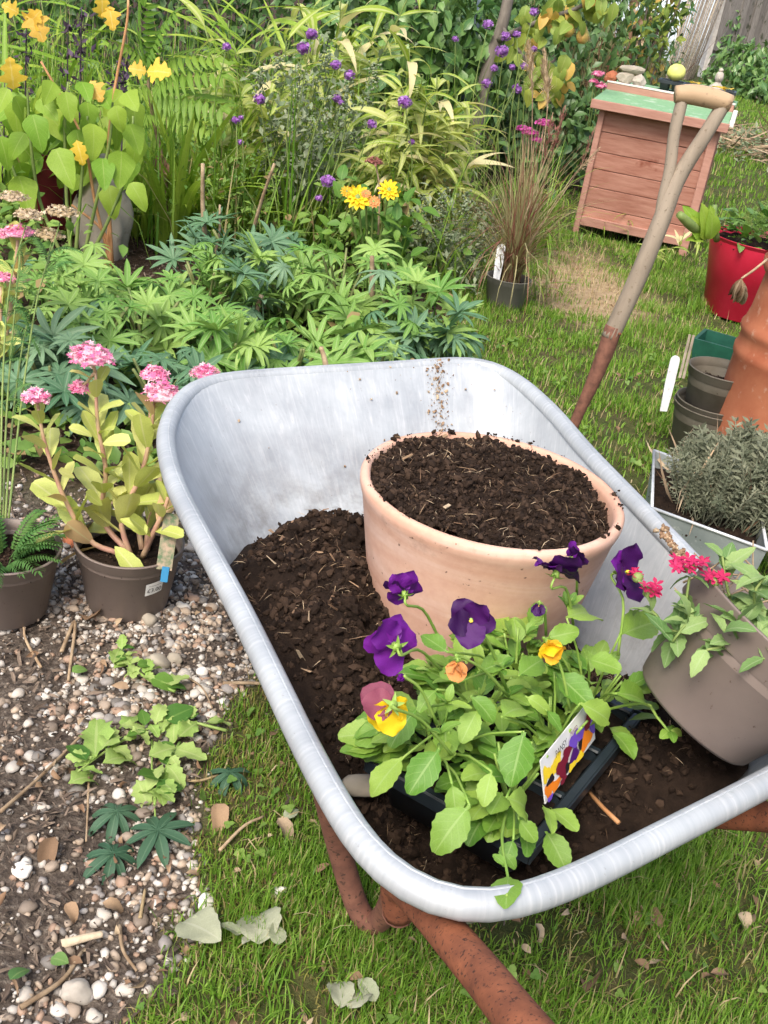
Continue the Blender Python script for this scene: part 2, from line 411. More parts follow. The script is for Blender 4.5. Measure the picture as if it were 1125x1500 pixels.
M['plume'] = mat_pick('grass plume', [(.52,.40,.24),(.60,.48,.32),(.45,.33,.20)], .8, 60, .2, .2, .2)
M['redplume'] = mat_pick('reddish grass plume', [(.34,.14,.12),(.42,.20,.16),(.26,.10,.08)], .8, 60, .2, .2, .2)
M['darkspike'] = mat_pick('dark purple bract', [(.05,.03,.06),(.09,.06,.10),(.04,.025,.04)], .7, 60)
M['eye'] = mat_mott('yellow eye', (.85,.55,.02), (.9,.7,.1), 80, .5)
# hard things
def mat_galv(name, rim=False):
    m, n, l, b, out = nt(name)
    if rim:
        at = n.new('ShaderNodeAttribute'); at.attribute_name = 'lc'
        mp = n.new('ShaderNodeMapping'); mp.inputs['Scale'].default_value = (700,.4,1); l.new(at.outputs['Vector'], mp.inputs[0])
        t = n.new('ShaderNodeTexNoise'); t.inputs['Scale'].default_value = 1; t.inputs['Detail'].default_value = 5; l.new(mp.outputs[0], t.inputs['Vector'])
    else:
        at = n.new('ShaderNodeAttribute'); at.attribute_name = 'lc'
        mp = n.new('ShaderNodeMapping'); mp.inputs['Scale'].default_value = (26,3.2,1); l.new(at.outputs['Vector'], mp.inputs[0])
        t = n.new('ShaderNodeTexNoise'); t.inputs['Scale'].default_value = 1; t.inputs['Detail'].default_value = 6; t.inputs['Roughness'].default_value = .62; t.inputs['Distortion'].default_value = 2.2
        l.new(mp.outputs[0], t.inputs['Vector'])
    t2 = tex(n,l, 9, 5, .6)
    c = ramp(n,l,t.outputs[0],[(.25,(.345,.375,.395)),(.55,(.40,.425,.44)),(.80,(.53,.545,.55))])
    c = mixc(n,l,.40 if rim else .55,c,ramp(n,l,t2.outputs[0],[(.35,(.36,.36,.37)),(.65,(.66,.66,.65))]),'OVERLAY')
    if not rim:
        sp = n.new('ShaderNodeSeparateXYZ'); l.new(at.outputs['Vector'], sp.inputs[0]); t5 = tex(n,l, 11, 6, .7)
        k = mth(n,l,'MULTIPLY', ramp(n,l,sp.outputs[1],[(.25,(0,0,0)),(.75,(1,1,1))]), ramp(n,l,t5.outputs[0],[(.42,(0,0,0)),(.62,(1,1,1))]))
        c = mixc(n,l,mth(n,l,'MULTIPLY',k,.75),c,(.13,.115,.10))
    t3 = tex(n,l, 150, 3, .7)
    c = mixc(n,l,mth(n,l,'MULTIPLY',ramp(n,l,t3.outputs[0],[(.66,(0,0,0)),(.74,(1,1,1))]),.5),c,(.2,.18,.16))
    l.new(c,b.inputs['Base Color']); b.inputs['Metallic'].default_value = .18
    r = ramp(n,l,t2.outputs[0],[(.3,(.36,.36,.36)),(.7,(.55,.55,.55))]); l.new(r,b.inputs['Roughness'])
    bump(n,l,b,t.outputs[0],.12,.001)
    return m
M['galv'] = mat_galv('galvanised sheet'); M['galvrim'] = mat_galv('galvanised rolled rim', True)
M['zinc'] = mat_mott('dull zinc', (.22,.26,.26), (.36,.40,.40), 7, .5, .4, .05, None, .4, .35,.65,(.5,.53,.52),40,(.62,.75))
M['zincedge'] = mat_mott('bright zinc edge', (.5,.53,.55), (.7,.72,.73), 30, .4, .4, .05)
M['rust'] = mat_mott('rusty tube', (.13,.048,.028), (.28,.10,.05), 34, .85, 0, .5, None, .2, .3,.7,(.055,.028,.02),260,(.56,.66), 6, .001)
M['rustdull'] = mat_mott('dull rusty paint', (.13,.06,.045), (.24,.11,.075), 40, .8, 0, .4, None, .2, .3,.7,(.07,.04,.03),140,(.58,.66), 6, .001)
M['ironrust'] = mat_mott('brown iron strap', (.10,.045,.03), (.19,.085,.055), 60, .75, 0, .4, None, .3)
def mat_terra():
    m, n, l, b, out = nt('pale terracotta')
    w = tex(n,l, 3.0, 4, .55, 'Object', (.8,.8,5,(.25,.12,0)), dist=1.2)
    c = ramp(n,l,w.outputs[0],[(.30,(.53,.295,.205)),(.50,(.59,.365,.27)),(.72,(.67,.475,.385))])
    t2 = tex(n,l, 70, 5, .65); c = mixc(n,l,.3,c,ramp(n,l,t2.outputs[0],[(.35,(.4,.4,.4)),(.65,(.6,.6,.6))]),'OVERLAY')
    # soil smears clinging below the rim
    tc = n.new('ShaderNodeTexCoord'); sp = n.new('ShaderNodeSeparateXYZ'); l.new(tc.outputs['Object'], sp.inputs[0])
    k = ramp(n,l,sp.outputs[2],[(.17,(0,0,0)),(.33,(1,1,1))])
    t3 = tex(n,l, 13, 6, .75); s = ramp(n,l,t3.outputs[0],[(.56,(0,0,0)),(.72,(1,1,1))])
    c = mixc(n,l, mth(n,l,'MULTIPLY', mth(n,l,'MULTIPLY', k, s), .55), c, (.16,.09,.055))
    t4 = tex(n,l, 95, 3, .6); c = mixc(n,l, mth(n,l,'MULTIPLY', ramp(n,l,t4.outputs[0],[(.68,(0,0,0)),(.73,(1,1,1))]), .8), c, (.08,.045,.03))
    l.new(c,b.inputs['Base Color']); b.inputs['Roughness'].default_value = .8; b.inputs['Specular IOR Level'].default_value = .25
    bump(n,l,b,w.outputs[0],.15,.002); return m
M['terra'] = mat_terra()
M['terra_old'] = mat_mott('weathered red terracotta', (.29,.09,.045), (.39,.145,.075), 12, .85, 0, .3, None, .2, .3,.7,(.44,.28,.20),38,(.60,.78))
M['brownpot'] = mat_mott('brown plastic', (.165,.130,.113), (.215,.172,.150), 9, .5, 0, .05, None, .35, .3,.7,(.09,.06,.045),120,(.66,.72))
M['greypot'] = mat_mott('grey plastic', (.13,.125,.11), (.18,.17,.15), 9, .55, 0, .05, None, .35)
M['olivepot'] = mat_mott('dusty olive plastic', (.085,.075,.055), (.13,.115,.09), 12, .6, 0, .05, None, .3)
M['black'] = mat_mott('black plastic', (.010,.015,.020), (.022,.030,.036), 20, .38, 0, .05, None, .5)
M['greenpl'] = mat_mott('dark green plastic', (.01,.06,.04), (.015,.085,.055), 20, .4)
M['red'] = mat_mott('red plastic', (.40,.008,.03), (.48,.018,.05), 6, .4, 0, .05, None, .45, .3,.7,(.5,.10,.12),60,(.66,.8))
M['maroon'] = mat_mott('maroon plastic', (.12,.012,.02), (.17,.02,.03), 6, .45)
M['white'] = mat_mott('white card', (.70,.70,.68), (.78,.78,.76), 30, .5, 0, 0)
M['whitepl'] = mat_mott('scuffed white plastic', (.62,.64,.66), (.78,.79,.79), 60, .5, 0, 0, None, .4, .3,.7,(.35,.33,.3),90,(.62,.7))
M['ink'] = mat_mott('black ink', (.02,.02,.02), (.03,.03,.03), 30, .6, 0, 0)
M['bluetag'] = mat_mott('blue tag', (.02,.18,.36), (.03,.22,.42), 20, .5)
M['wood_old'] = mat_mott('weathered ash wood', (.19,.155,.115), (.33,.275,.21), 26, .75, 0, .5, (1,1,.10),   .25, .3,.7,(.13,.095,.06),120,(.60,.75))
M['wood_grip'] = mat_mott('worn grip wood', (.34,.23,.13), (.48,.35,.22), 22, .65, 0, .3, (.2,1,1), .3, .3,.7,(.2,.13,.08),60,(.6,.7))
M['cedar'] = mat_mott('cedar board', (.26,.105,.07), (.40,.205,.15), 9, .65, 0, .25, (.35,3,6), .3, .3,.7,(.20,.06,.035),4.5,(.63,.70), 5, .002, .35)
M['cedar_pale'] = mat_mott('faded cedar trim', (.30,.15,.11), (.40,.22,.17), 12, .7, 0, .25, (.4,3,6), .3, .3,.7,None,5,(.6,.7),5,.002,.2)
M['felt'] = mat_mott('green roof felt', (.15,.30,.16), (.22,.38,.21), 60, .9, 0, .4, None, .2, .3,.7,(.35,.45,.33),16,(.55,.72))
M['palewood'] = mat_mott('white batten', (.58,.54,.49), (.72,.69,.64), 20, .7)
M['fence'] = mat_mott('silvered fence board', (.13,.115,.10), (.27,.25,.225), 16, .85, 0, .5, (4,4,.35), .2, .3,.7,(.06,.065,.04),5,(.58,.68),6,.002,.5)
M['bluepole'] = mat_mott('blue grey pole', (.07,.10,.13), (.12,.16,.19), 20, .5)
M['cane'] = mat_mott('cane', (.20,.17,.13), (.36,.31,.24), 20, .7, 0, .2, None, .3, .35,.65,None,1,(0,1),5,.002,.6)
M['stick'] = mat_mott('dry stick', (.22,.15,.09), (.42,.32,.21), 30, .8, 0, .3, None, .2, .35,.65,None,1,(0,1),5,.002,.5)
M['orangestem'] = mat_mott('orange stem', (.42,.20,.08), (.55,.30,.14), 20, .6)
M['greenstem'] = mat_mott('green stem', (.13,.20,.05), (.22,.28,.08), 20, .6)
M['bark'] = mat_mott('grey bark', (.10,.085,.07), (.22,.19,.16), 16, .85, 0, .6, (1,1,.3))
M['boulder'] = mat_mott('pale boulder', (.27,.235,.185), (.42,.38,.31), 7, .85, 0, .6, None, .2, .3,.7,(.22,.19,.15),14,(.58,.72),6,.006)
M['pearskin'] = mat_mott('pear skin', (.45,.38,.10), (.55,.30,.10), 30, .45)
M['pebble'] = mat_pick('pebble', [(.30,.24,.185),(.46,.42,.365),(.20,.16,.125),(.38,.30,.225),(.54,.51,.46),(.25,.23,.215),(.31,.21,.15),(.40,.37,.33),(.16,.145,.13)], .6, 60, .2, .35)
M['mulch'] = mat_pick('shredded mulch', [(.045,.033,.026),(.095,.070,.053),(.06,.045,.036),(.19,.145,.11)], .9, 60)
M['crumb'] = mat_pick('compost crumb', [(.010,.006,.0045),(.026,.016,.0105),(.016,.010,.007),(.048,.030,.020)], .92, 80, .5, .15)
M['fibre'] = mat_pick('straw fibre', [(.22,.14,.08),(.38,.27,.16),(.50,.39,.26),(.12,.07,.04)], .85, 60)
M['compost'] = mat_mott('dark compost', (.008,.005,.0035), (.025,.0155,.0105), 45, .95, 0, 1.0, None, .15, .3,.7,(.06,.036,.022),110,(.66,.74),8,.008)
M['film'] = mat_mott('bluish polythene', (.45,.52,.58), (.62,.68,.72), 4, .3, 0, .3, None, .5, .3, .7, None,1,(0,1),4,.01)
M['figure'] = mat_mott('weathered cast stone', (.30,.27,.23), (.46,.42,.36), 30, .9, 0, .5)
M['squash'] = mat_mott('yellow squash skin', (.58,.60,.13), (.68,.68,.22), 12, .45)

# ------------------------------------------------------------------ ground
def zone(XY):
    """weights of gravel path, planting bed, bare straw patch"""
    XY = np.asarray(XY); x, y = XY[:,0], XY[:,1]
    n1 = fbm(XY, 7, 3, 3)*.05; n2 = fbm(XY, 3, 3, 9)*.16
    gx = -.215 + .40*np.clip((y-1.6)/.5,0,1) + n1
    grav = np.clip((gx - x)/.05+.5, 0, 1)*np.clip((2.35-y+n2)/.2, 0, 1)
    bx = .10 + .03*(y-3.9) + n2*.6 - .25*np.clip((3-y),0,1)
    bed = np.clip((bx - x)/.10+.5, 0, 1)*np.clip((y - 2.2 + n2)/.2+.5, 0, 1)
    bed = np.maximum(bed, np.clip((y-7.4-.35*np.clip(x-.9,-2,4)+n2)/.3,0,1)*np.clip((1.25+.12*(y-7)-x)/.3,0,1))
    bare = np.clip(1.15 - np.hypot((x-.78)/.34, (y-5.0)/.75) + n2*1.2, 0, 1)
    return np.clip(grav,0,1), np.clip(bed,0,1)*(1-np.clip(grav,0,1)), np.clip(bare*1.6,0,1)
def gh(XY):
    XY = np.asarray(XY, float); return fbm(XY, 3, 3, 21)*.012 + fbm(XY, 14, 2, 5)*.004
def grid(x0,x1,y0,y1,nx,ny):
    X,Y = np.meshgrid(np.linspace(x0,x1,nx), np.linspace(y0,y1,ny)); XY = np.stack([X.ravel(),Y.ravel()],1)
    i = np.arange(nx-1)[None,:]+nx*np.arange(ny-1)[:,None]; i = i.ravel()
    return XY, np.stack([i,i+1,i+nx+1,i+nx],1)
def nonuni(a, b, lo, hi, n, outer):
    return np.concatenate([outer[0], np.linspace(lo,hi,n), outer[1]])
ts = np.concatenate([[-40,-12,-4,-1.6],np.linspace(-.62,.72,170),[1.6,4,12,40]])
ys = np.concatenate([[-60,-12,-3,-.6],np.geomspace(.5,26,230),[40,80,200,400]])
T_,Y = np.meshgrid(ts,ys); X = T_*(np.maximum(Y,.5)+.7); XY = np.stack([X.ravel(),Y.ravel()],1); nx,ny = len(ts),len(ys)
i = (np.arange(nx-1)[None,:]+nx*np.arange(ny-1)[:,None]).ravel(); Q = np.stack([i,i+1,i+nx+1,i+nx],1)
z = gh(XY); gz = zone(XY)
gg = [np.concatenate([XY, z[:,None]],1), Q.ravel().astype(np.int32), np.full(len(Q),4,np.int32), np.stack(gz,1), np.zeros(len(Q),np.int32)]
def mat_ground():
    m, n, l, b, out = nt('garden ground')
    at = n.new('ShaderNodeAttribute'); at.attribute_name = 'lc'; sp = n.new('ShaderNodeSeparateXYZ'); l.new(at.outputs['Vector'], sp.inputs[0])
    t = tex(n,l,26,8,.7); t2 = tex(n,l,5,4,.6); t3 = tex(n,l,90,4,.7)
    lawn = ramp(n,l,t.outputs[0],[(.3,(.03,.042,.012)),(.5,(.06,.07,.022)),(.7,(.11,.095,.04))])
    lawn = mixc(n,l,ramp(n,l,t2.outputs[0],[(.5,(0,0,0)),(.72,(.7,.7,.7))]),lawn,(.12,.085,.05))
    soil = ramp(n,l,t3.outputs[0],[(.3,(.018,.011,.007)),(.55,(.06,.038,.025)),(.75,(.13,.09,.06))])
    grav = ramp(n,l,t3.outputs[0],[(.3,(.035,.027,.021)),(.55,(.10,.08,.065)),(.75,(.27,.235,.19))])
    bare = ramp(n,l,t.outputs[0],[(.3,(.20,.135,.075)),(.5,(.34,.25,.15)),(.7,(.44,.35,.22))])
    c = mixc(n,l,sp.outputs[2],lawn,bare); c = mixc(n,l,sp.outputs[1],c,soil); c = mixc(n,l,sp.outputs[0],c,grav)
    l.new(c,b.inputs['Base Color']); b.inputs['Roughness'].default_value = .95; b.inputs['Specular IOR Level'].default_value = .15
    bump(n,l,b,t3.outputs[0],.8,.01); return m
ground = build('ground', gg, mat_ground()); ground['kind'] = 'structure'

def inview(XY, z=0., pad=60):
    q = (np.concatenate([XY, np.full((len(XY),1), z)],1)-CP) @ CR
    px = 562.5+FPX*q[:,0]/-q[:,2]; py = 750-FPX*q[:,1]/-q[:,2]
    return (q[:,2] < -.1)&(px>-pad)&(px<1125+pad)&(py>-pad)&(py<1500+pad)
# gravel: the largest stones each their own piece of the ground, the rest one spread
peb = [ico(2, .35, (1,.8,.55), 1.2, s) for s in range(6)]
pebme = [to_mesh('pebble', g, M['pebble']) for g in peb]
XYg = np.stack([rng.uniform(-1.2,.25,44000), rng.uniform(.8,2.5,44000)],1)
w = zone(XYg)[0]; clump = fbm(XYg, 5, 3, 33)
keep = (rng.random(len(XYg)) < w*np.clip(.66+clump*.7,.22,1))&inview(XYg)
XYg = XYg[keep]; size = .0028+.0090*rng.random(len(XYg))**2.6
order = np.argsort(-size); XYg = XYg[order]; size = size[order]; hz = gh(XYg)
for k in range(280):
    o = obj('pebble', pebme[k%6], ground); s = size[k]*random.uniform(.95,1.25)
    o.matrix_basis = Matrix.Translation((XYg[k,0],XYg[k,1],hz[k]+.004)) @ Matrix.Rotation(random.random()*6.3,4,'Z') @ Matrix.Rotation(random.uniform(-.4,.4),4,'X') @ Matrix.Diagonal((s,s,s,1))
pl = [ico(1, .35, (1,.8,.55), 1.2, s) for s in range(5)]; gs = []
for k in range(5):
    idx = np.arange(280+k, len(XYg), 5)
    gs.append(tile(pl[k], rot_rand(len(idx), .25)*size[idx][:,None,None], np.concatenate([XYg[idx], (hz[idx]+.002)[:,None]],1), rng.random(len(idx))))
solo('gravel', join(gs), M['pebble'], 'small pale and brown gravel stones scattered over the soil at lower left', 'gravel', True, None, 'stuff')
# shredded mulch over gravel and bed
XYm = np.stack([rng.uniform(-1.8,.4,48000), rng.uniform(.7,5.0,48000)],1); zz = zone(XYm)
keep = (rng.random(len(XYm)) < np.clip(zz[0]*(.56-.7*fbm(XYm,5,3,33)) + zz[1]*.45 + .05,0,1))&inview(XYm); XYm = XYm[keep]; n_ = len(XYm)
chip = geo([(-.5,-.12,0),(.5,-.07,.05),(.45,.1,.02),(-.1,.14,.12),(-.5,.1,0)],[(0,1,2,3,4)])
gs = tile(chip, rot_rand(n_,.28)*(.007+.020*rng.random(n_)**2)[:,None,None], np.concatenate([XYm,(gh(XYm)+.004+.010*rng.random(n_))[:,None]],1), rng.random(n_))
solo('mulch', gs, M['mulch'], 'dark shredded bark mulch lying between the gravel stones and over the bed', 'mulch', False, None, 'stuff')

# lawn
def blades(XY, L, W, zbase, lean=.6, rnd=None, nseg=3, z0=None):
    n = len(XY); a = rng.random(n)*6.283; tilt = np.abs(rng.normal(0,lean,n)); d = np.stack([np.cos(a),np.sin(a)],1)
    side = np.stack([-np.sin(a),np.cos(a)],1); rnd = rng.random(n) if rnd is None else rnd
    p = np.concatenate([XY, (zbase)[:,None]],1); V = []; lc = []
    th = tilt*.4
    for s in range(nseg+1):
        t = s/nseg; w = W*(1-t**1.6)*.5+1e-5
        for k in (-1,1):
            q = p.copy(); q[:,:2] += side*(k*w)[:,None]; V.append(q); lc.append(np.stack([np.full(n,t),np.full(n,k),rnd],1))
        dz = L/nseg*np.cos(th); dh = L/nseg*np.sin(th); p = p.copy(); p[:,:2] += d*dh[:,None]; p[:,2] += dz; th = th+tilt*.6
    k = 2*(nseg+1); V = np.stack(V,1).reshape(-1,3); lc = np.stack(lc,1).reshape(-1,3)
    f = np.concatenate([[2*s,2*s+1,2*s+3,2*s+2] for s in range(nseg)])
    Lp = (f[None,:]+(np.arange(n)*k)[:,None]).ravel().astype(np.int32)
    return [V, Lp, np.full(n*nseg,4,np.int32), lc, np.zeros(n*nseg,np.int32)]
def lawn_pts(x0,x1,y0,y1,n):
    XY = np.stack([rng.uniform(x0,x1,n), rng.uniform(y0,y1,n)],1); z = zone(XY)
    pr = np.clip(1-z[0]*1.0,0,1)*np.clip(1-z[1]*1.1,0,1)*np.clip(1-.8*z[2],0,1)*np.clip(.62+fbm(XY,6,3,50)*.95,.10,1)*np.where(XY[:,1]<1.9, np.clip(.45+(XY[:,0]+.22)*2.2,.4,1), 1)
    return XY[(rng.random(n)<pr)&inview(XY)]
near = lawn_pts(-.4,.9,.75,2.1,115000); mid = lawn_pts(-.2,2.4,2.0,6.2,170000); far = lawn_pts(.3,6.0,5.8,20,90000)
def clumpL(XY, a, b, s): return a+(b-a)*np.clip(.5+fbm(XY,4,2,s)*.6,0,1)*rng.uniform(.5,1.25,len(XY))
gs = [blades(near, clumpL(near,.010,.055,70), np.full(len(near),.0026)*rng.uniform(.6,1.3,len(near)), gh(near), .8),
      blades(mid, clumpL(mid,.020,.066,70), np.full(len(mid),.0042), gh(mid), .7),
      blades(far, clumpL(far,.03,.075,70), np.full(len(far),.011), gh(far), .7, None, 2)]
solo('grass', join(gs), M['grassy'], 'short green lawn grass growing round the wheelbarrow and back to the hive', 'grass', True, None, 'stuff')
XYs = np.stack([rng.uniform(-.3,1.9,34000), rng.uniform(.8,6.4,34000)],1); z = zone(XYs)
XYs = XYs[(rng.random(len(XYs)) < (z[2]*.5+.085)*(1-z[0])*(1-z[1]))&inview(XYs)]
solo('dry_grass', blades(XYs, rng.uniform(.02,.08,len(XYs)), np.full(len(XYs),.0028), gh(XYs)+.002, 1.5), M['straw'], 'straw coloured dead grass on the bare patch before the hive and through the lawn', 'dead grass', True, None, 'stuff')
# clover
clv = join([xf(leaf(.008,.008,prof_oval,3,1,.2,.2), frame((math.sin(a),math.cos(a),.15))) for a in (0,2.1,4.2)])
XYc = np.concatenate([lawn_pts(.1,1.2,2.0,4.2,3600), lawn_pts(-.3,.9,.8,1.9,1100)]); XYc = XYc[fbm(XYc,5,2,91)>-.1]; n_ = len(XYc)
solo('clover', tile(clv, rot_rand(n_,.3)*rng.uniform(.7,1.6,n_)[:,None,None], np.concatenate([XYc,(gh(XYc)+rng.uniform(.008,.03,n_))[:,None]],1), rng.random(n_)), M['under'], 'low clover and weeds creeping through the lawn beside the barrow', 'clover', True, None, 'stuff')

# ------------------------------------------------------------------ fence and back of the garden
FA, FB = P(1028,106,0), P(1125,134,0); fd = nrm(FB-FA); fn_ = np.array([-fd[1],fd[0],0])
fence = thing('board_fence', 'silver grey weathered fence of upright boards at the top right corner', 'fence', FA)
for k in range(30):
    w = .205+.022*random.random(); h = 2.1+random.uniform(-.04,.04)
    g = cbox(w, .03, h, .006); p = FA + fd*(k*.23+.11) + fn_*random.uniform(-.012,.012)
    build('board', xf(g, frame(fn_)@np.array([[1,0,0],[0,1,0],[0,0,1]]), p+np.array([0,0,h/2+.01])), M['fence'], fence, False)
for zr in (.5, 1.7): build('rail', xf(cbox(6.8,.05,.12), frame(fn_), FA+fd*3.4-fn_*.055+np.array([0,0,zr])), M['fence'], fence, False)
p = P(1024,112,0)
solo('white_batten', xf(cbox(.17,.10,2.2,.008), frame(fn_), p+np.array([0,-.2,1.1])), M['palewood'], 'white painted batten standing upright at the near end of the fence', 'post', False)
p0 = P(985,118,0); canes = thing('cane_bundle', 'bundle of thin grey canes leaning against the white batten', 'canes', p0)
for k in range(15):
    a = P(972+k*3.0, 124-k*.6, 0); b = p+np.array([-.55+.045*k+random.uniform(-.03,.03), -.4+random.uniform(-.05,.05), 1.9+random.uniform(-.1,.3)])
    build('cane', tube([a, (a+b)/2+np.array([0,0,-.01]), b], random.uniform(.012,.022), 5), M['cane'], canes)
c0 = P(985,100,0)
XYf, Qf = grid(0,1,0,1,14,22)
Vf = np.stack([c0[0]-1.2+2.6*XYf[:,0], c0[1]+2.5+.15*np.sin(XYf[:,0]*9)+.8*XYf[:,1]**2, 2.3*XYf[:,1]],1); Vf[:,1] += fbm(XYf,5,2,4)*.12
gf = geo(Vf, Qf.tolist()); V2 = Vf+np.array([0,.006,0])
o = thing('polythene_sheet','bluish polythene tunnel sheet hanging behind the leaning canes','tunnel sheet',tuple(Vf[0]))
build('sheet', gf, M['film'], o); build('lining', geo(V2, Qf[:,::-1].tolist()), M['film'], o)
solo('pole', tube([PY(676,165,7.2)*np.array([1,1,0]), PY(676,165,7.2), PY(699,30,7.2), PY(716,-60,7.2)], .022, 10), M['bluepole'], 'slanting blue grey metal pole rising from the dark shrubs', 'pole')
# ------------------------------------------------------------------ hive composter
H0 = np.array([.790,6.25,0]); ex = nrm([.617,-.150,0]); ey = np.array([-ex[1],ex[0],0]); HW, HD = .63, .62
def hl(x,y,z): return H0+ex*x+ey*y+np.array([0,0,z])
HM = np.stack([ex,ey,[0,0,1]],1)
hive = thing('hive_composter', 'red brown wooden hive shaped composter with a green felt roof', 'composter', hl(HW/2,HD/2,0))
zs = [.075,.155,.262,.358,.448,.552,.668]
for side in range(4):
    for k in range(6):
        h = zs[k+1]-zs[k]-.0025; t = .014
        if side == 0: c, s = hl(HW/2, .008+.006*(k%2==9), (zs[k]+zs[k+1])/2), (HW-.028, t, h)
        elif side == 1: c, s = hl(HW/2, HD-.008, (zs[k]+zs[k+1])/2), (HW-.028, t, h)
        else: c, s = hl(.008 if side==2 else HW-.008, HD/2, (zs[k]+zs[k+1])/2), (t, HD-.032, h)
        o = build('board', xf(cbox(*s,.0025), HM@np.array([[1,0,random.uniform(-.006,.006)],[0,1,0],[0,random.uniform(-.015,.005),1]]), c), M['cedar'], hive, False)
for x_,y_,w_ in ((HW-.016,-.006,.045),(.016,-.006,.032),(.016,HD+.006,.032),(HW-.016,HD+.006,.045)):
    build('corner_post', xf(cbox(w_,.034,.668,.004), HM, hl(x_,y_,.336)), M['cedar_pale'], hive, False)
build('skirt_board', xf(cbox(HW-.056,.018,.05,.003), HM, hl(HW/2-.006,-.004,.076)), M['cedar_pale'], hive, False)
def slab(x0,x1,ya,za,yb,zb,t): # sloping sheet
    g = cbox(x1-x0, math.hypot(yb-ya,zb-za), t, .002); d = nrm(ey*(yb-ya)+np.array([0,0,zb-za])); up = np.cross(ex,d)
    return xf(g, np.stack([ex,d,up],1), hl((x0+x1)/2,(ya+yb)/2,(za+zb)/2))
build('roof_felt', slab(-.04,HW+.04,-.066,.708,.42,.728,.010), M['felt'], hive, False)
build('roof_board', slab(-.036,HW+.036,-.056,.689,.42,.709,.022), M['cedar_pale'], hive, False)
build('fascia', xf(cbox(HW+.09,.02,.046,.003), HM, hl(HW/2,-.077,.690)), M['cedar_pale'], hive, False)
build('edge_batten', slab(HW+.042,HW+.066,-.064,.710,.42,.732,.028), M['palewood'], hive, False)
build('step_board', xf(cbox(HW+.08,.02,.046,.003), HM, hl(HW/2,.432,.745)), M['cedar_pale'], hive, False)
build('step_edge', xf(cbox(HW+.086,.028,.009,.001), HM, hl(HW/2,.434,.7735)), M['palewood'], hive, False)
build('roof_felt', slab(-.03,HW+.05,.45,.764,HD+.10,.764,.016), M['felt'], hive, False)
DZ = .7735
def seed_tray(loc, w, d, nx_, ny_, label, name='seed_tray', h=.05, ang=0., M3=None, mat='black', cellr=True):
    t = thing(name, label, 'tray', loc); Z = np.array([0,0,1.0])
    M3 = HM if M3 is None else M3; e1, e2 = M3[:,0], M3[:,1]
    fr = []; R_ = .010
    def box(x,y,z,sx,sy,sz,c=.002): return xf(cbox(sx,sy,sz,c), M3, loc+e1*x+e2*y+Z*z)
    fr += [box(0,-d/2,h-.003,w,.012,.006), box(0,d/2,h-.003,w,.012,.006), box(-w/2,0,h-.003,.012,d-.0125,.006), box(w/2,0,h-.003,.012,d-.0125,.006)]
    fr += [box(0,-d/2-.006,h-.008,w+.012,.002,.016,.0005), box(0,d/2+.006,h-.008,w+.012,.002,.016,.0005), box(-w/2-.006,0,h-.008,.002,d+.0095,.016,.0005), box(w/2+.006,0,h-.008,.002,d+.0095,.016,.0005)]
    for i in range(1,nx_): fr.append(box(-w/2+w*i/nx_,0,h-.004,.009,d-.0125,.004))
    for j in range(1,ny_): fr.append(box(0,-d/2+d*j/ny_,h-.0045,w-.0125,.009,.004))
    build('tray_rim', join(fr), M[mat], t, False)
    cw, cd = w/nx_-.008, d/ny_-.008
    for i in range(nx_):
        for j in range(ny_):
            c = loc+e1*(-w/2+w*(i+.5)/nx_)+e2*(-d/2+d*(j+.5)/ny_)
            pr = []
            for q,(zz,k) in enumerate(((h-.005,1),(0,.72),)):
                rr = .012*k
                for (sx,sy) in ((1,1),(-1,1),(-1,-1),(1,-1)):
                    a0 = math.atan2(sy,sx)
                    for da in (-.6,0,.6):
                        a = a0+da; pr.append(c+e1*(sx*(cw/2*k-rr)+rr*math.cos(a))+e2*(sy*(cd/2*k-rr)+rr*math.sin(a))+Z*zz)
            F = [(k,(k+1)%12,12+(k+1)%12,12+k) for k in range(12)]+[tuple(range(12,24))]
            inn = [c+(np.asarray(v)-c)*np.array([.97,.97,1]) for v in pr]
            build('cell', join([geo(pr,[f[::-1] for f in F]), geo(inn,F)]), M[mat], t)
    return t
def deck(px, fy=.52):     # a spot on the rear deck of the hive roof in line with a column of the photograph
    lo_, hi_ = -.2, 1.0
    for _ in range(40):
        m_ = (lo_+hi_)/2; q = (hl(m_,fy,DZ+.03)-CP)@CR
        if 562.5+FPX*q[0]/-q[2] < px: lo_ = m_
        else: hi_ = m_
    return hl(m_,fy,DZ)
seed_tray(deck(992,.56), .20,.17,3,3,'black seed tray with a yellow squash in it, left one on the hive roof', h=.055)
seed_tray(deck(1049,.56), .20,.17,3,3,'black seed tray with yellow fallen leaves, right one beside the stone figure', h=.055)
q = deck(986,.55); sq = thing('squash','round pale yellow squash lying in the left black tray','squash', q+np.array([0,0,.06]))
build('fruit', xf(ico(3,.06,(.052,.042,.046)), None, q+np.array([0,0,.100])), M['squash'], sq); build('stalk', tube([q+np.array([0,0,.140]),q+np.array([.005,-.01,.160])],.008,6), M['greenstem'], sq)
for (a,s,fy) in ((1010,.06,.50),(1020,.055,.54),(1040,.07,.50),(1060,.065,.51)):
    g = leaf(s*1.3,s,prof_oval,4,1,.2,.6); solo('fallen_leaf', xf(g, frame((random.uniform(-1,1),-.6,.3)), deck(a,fy)+np.array([0,0,.062])), M['oak'], {1010:'small yellow leaf at the right rim of the left seed tray',1020:'yellow leaf bridging the gap between the two seed trays',1040:'yellow leaf below the stone figure in the right tray',1060:'yellow leaf lying right of the stone figure'}[a], 'leaf')
fp = deck(1048,.66); fig = thing('stone_figure', 'small weathered stone bust standing behind the right seed tray', 'figurine', fp); K = 1.75
build('body', xf(lathe([(.001,0),(.03,0),(.032,.015),(.028,.03),(.012,.042),(.008,.05)],20), np.eye(3)*K, fp), M['figure'], fig)
build('head', xf(ico(3,.05,(.014,.016,.019)), np.eye(3)*K, fp+np.array([0,0,.062*K])), M['figure'], fig)
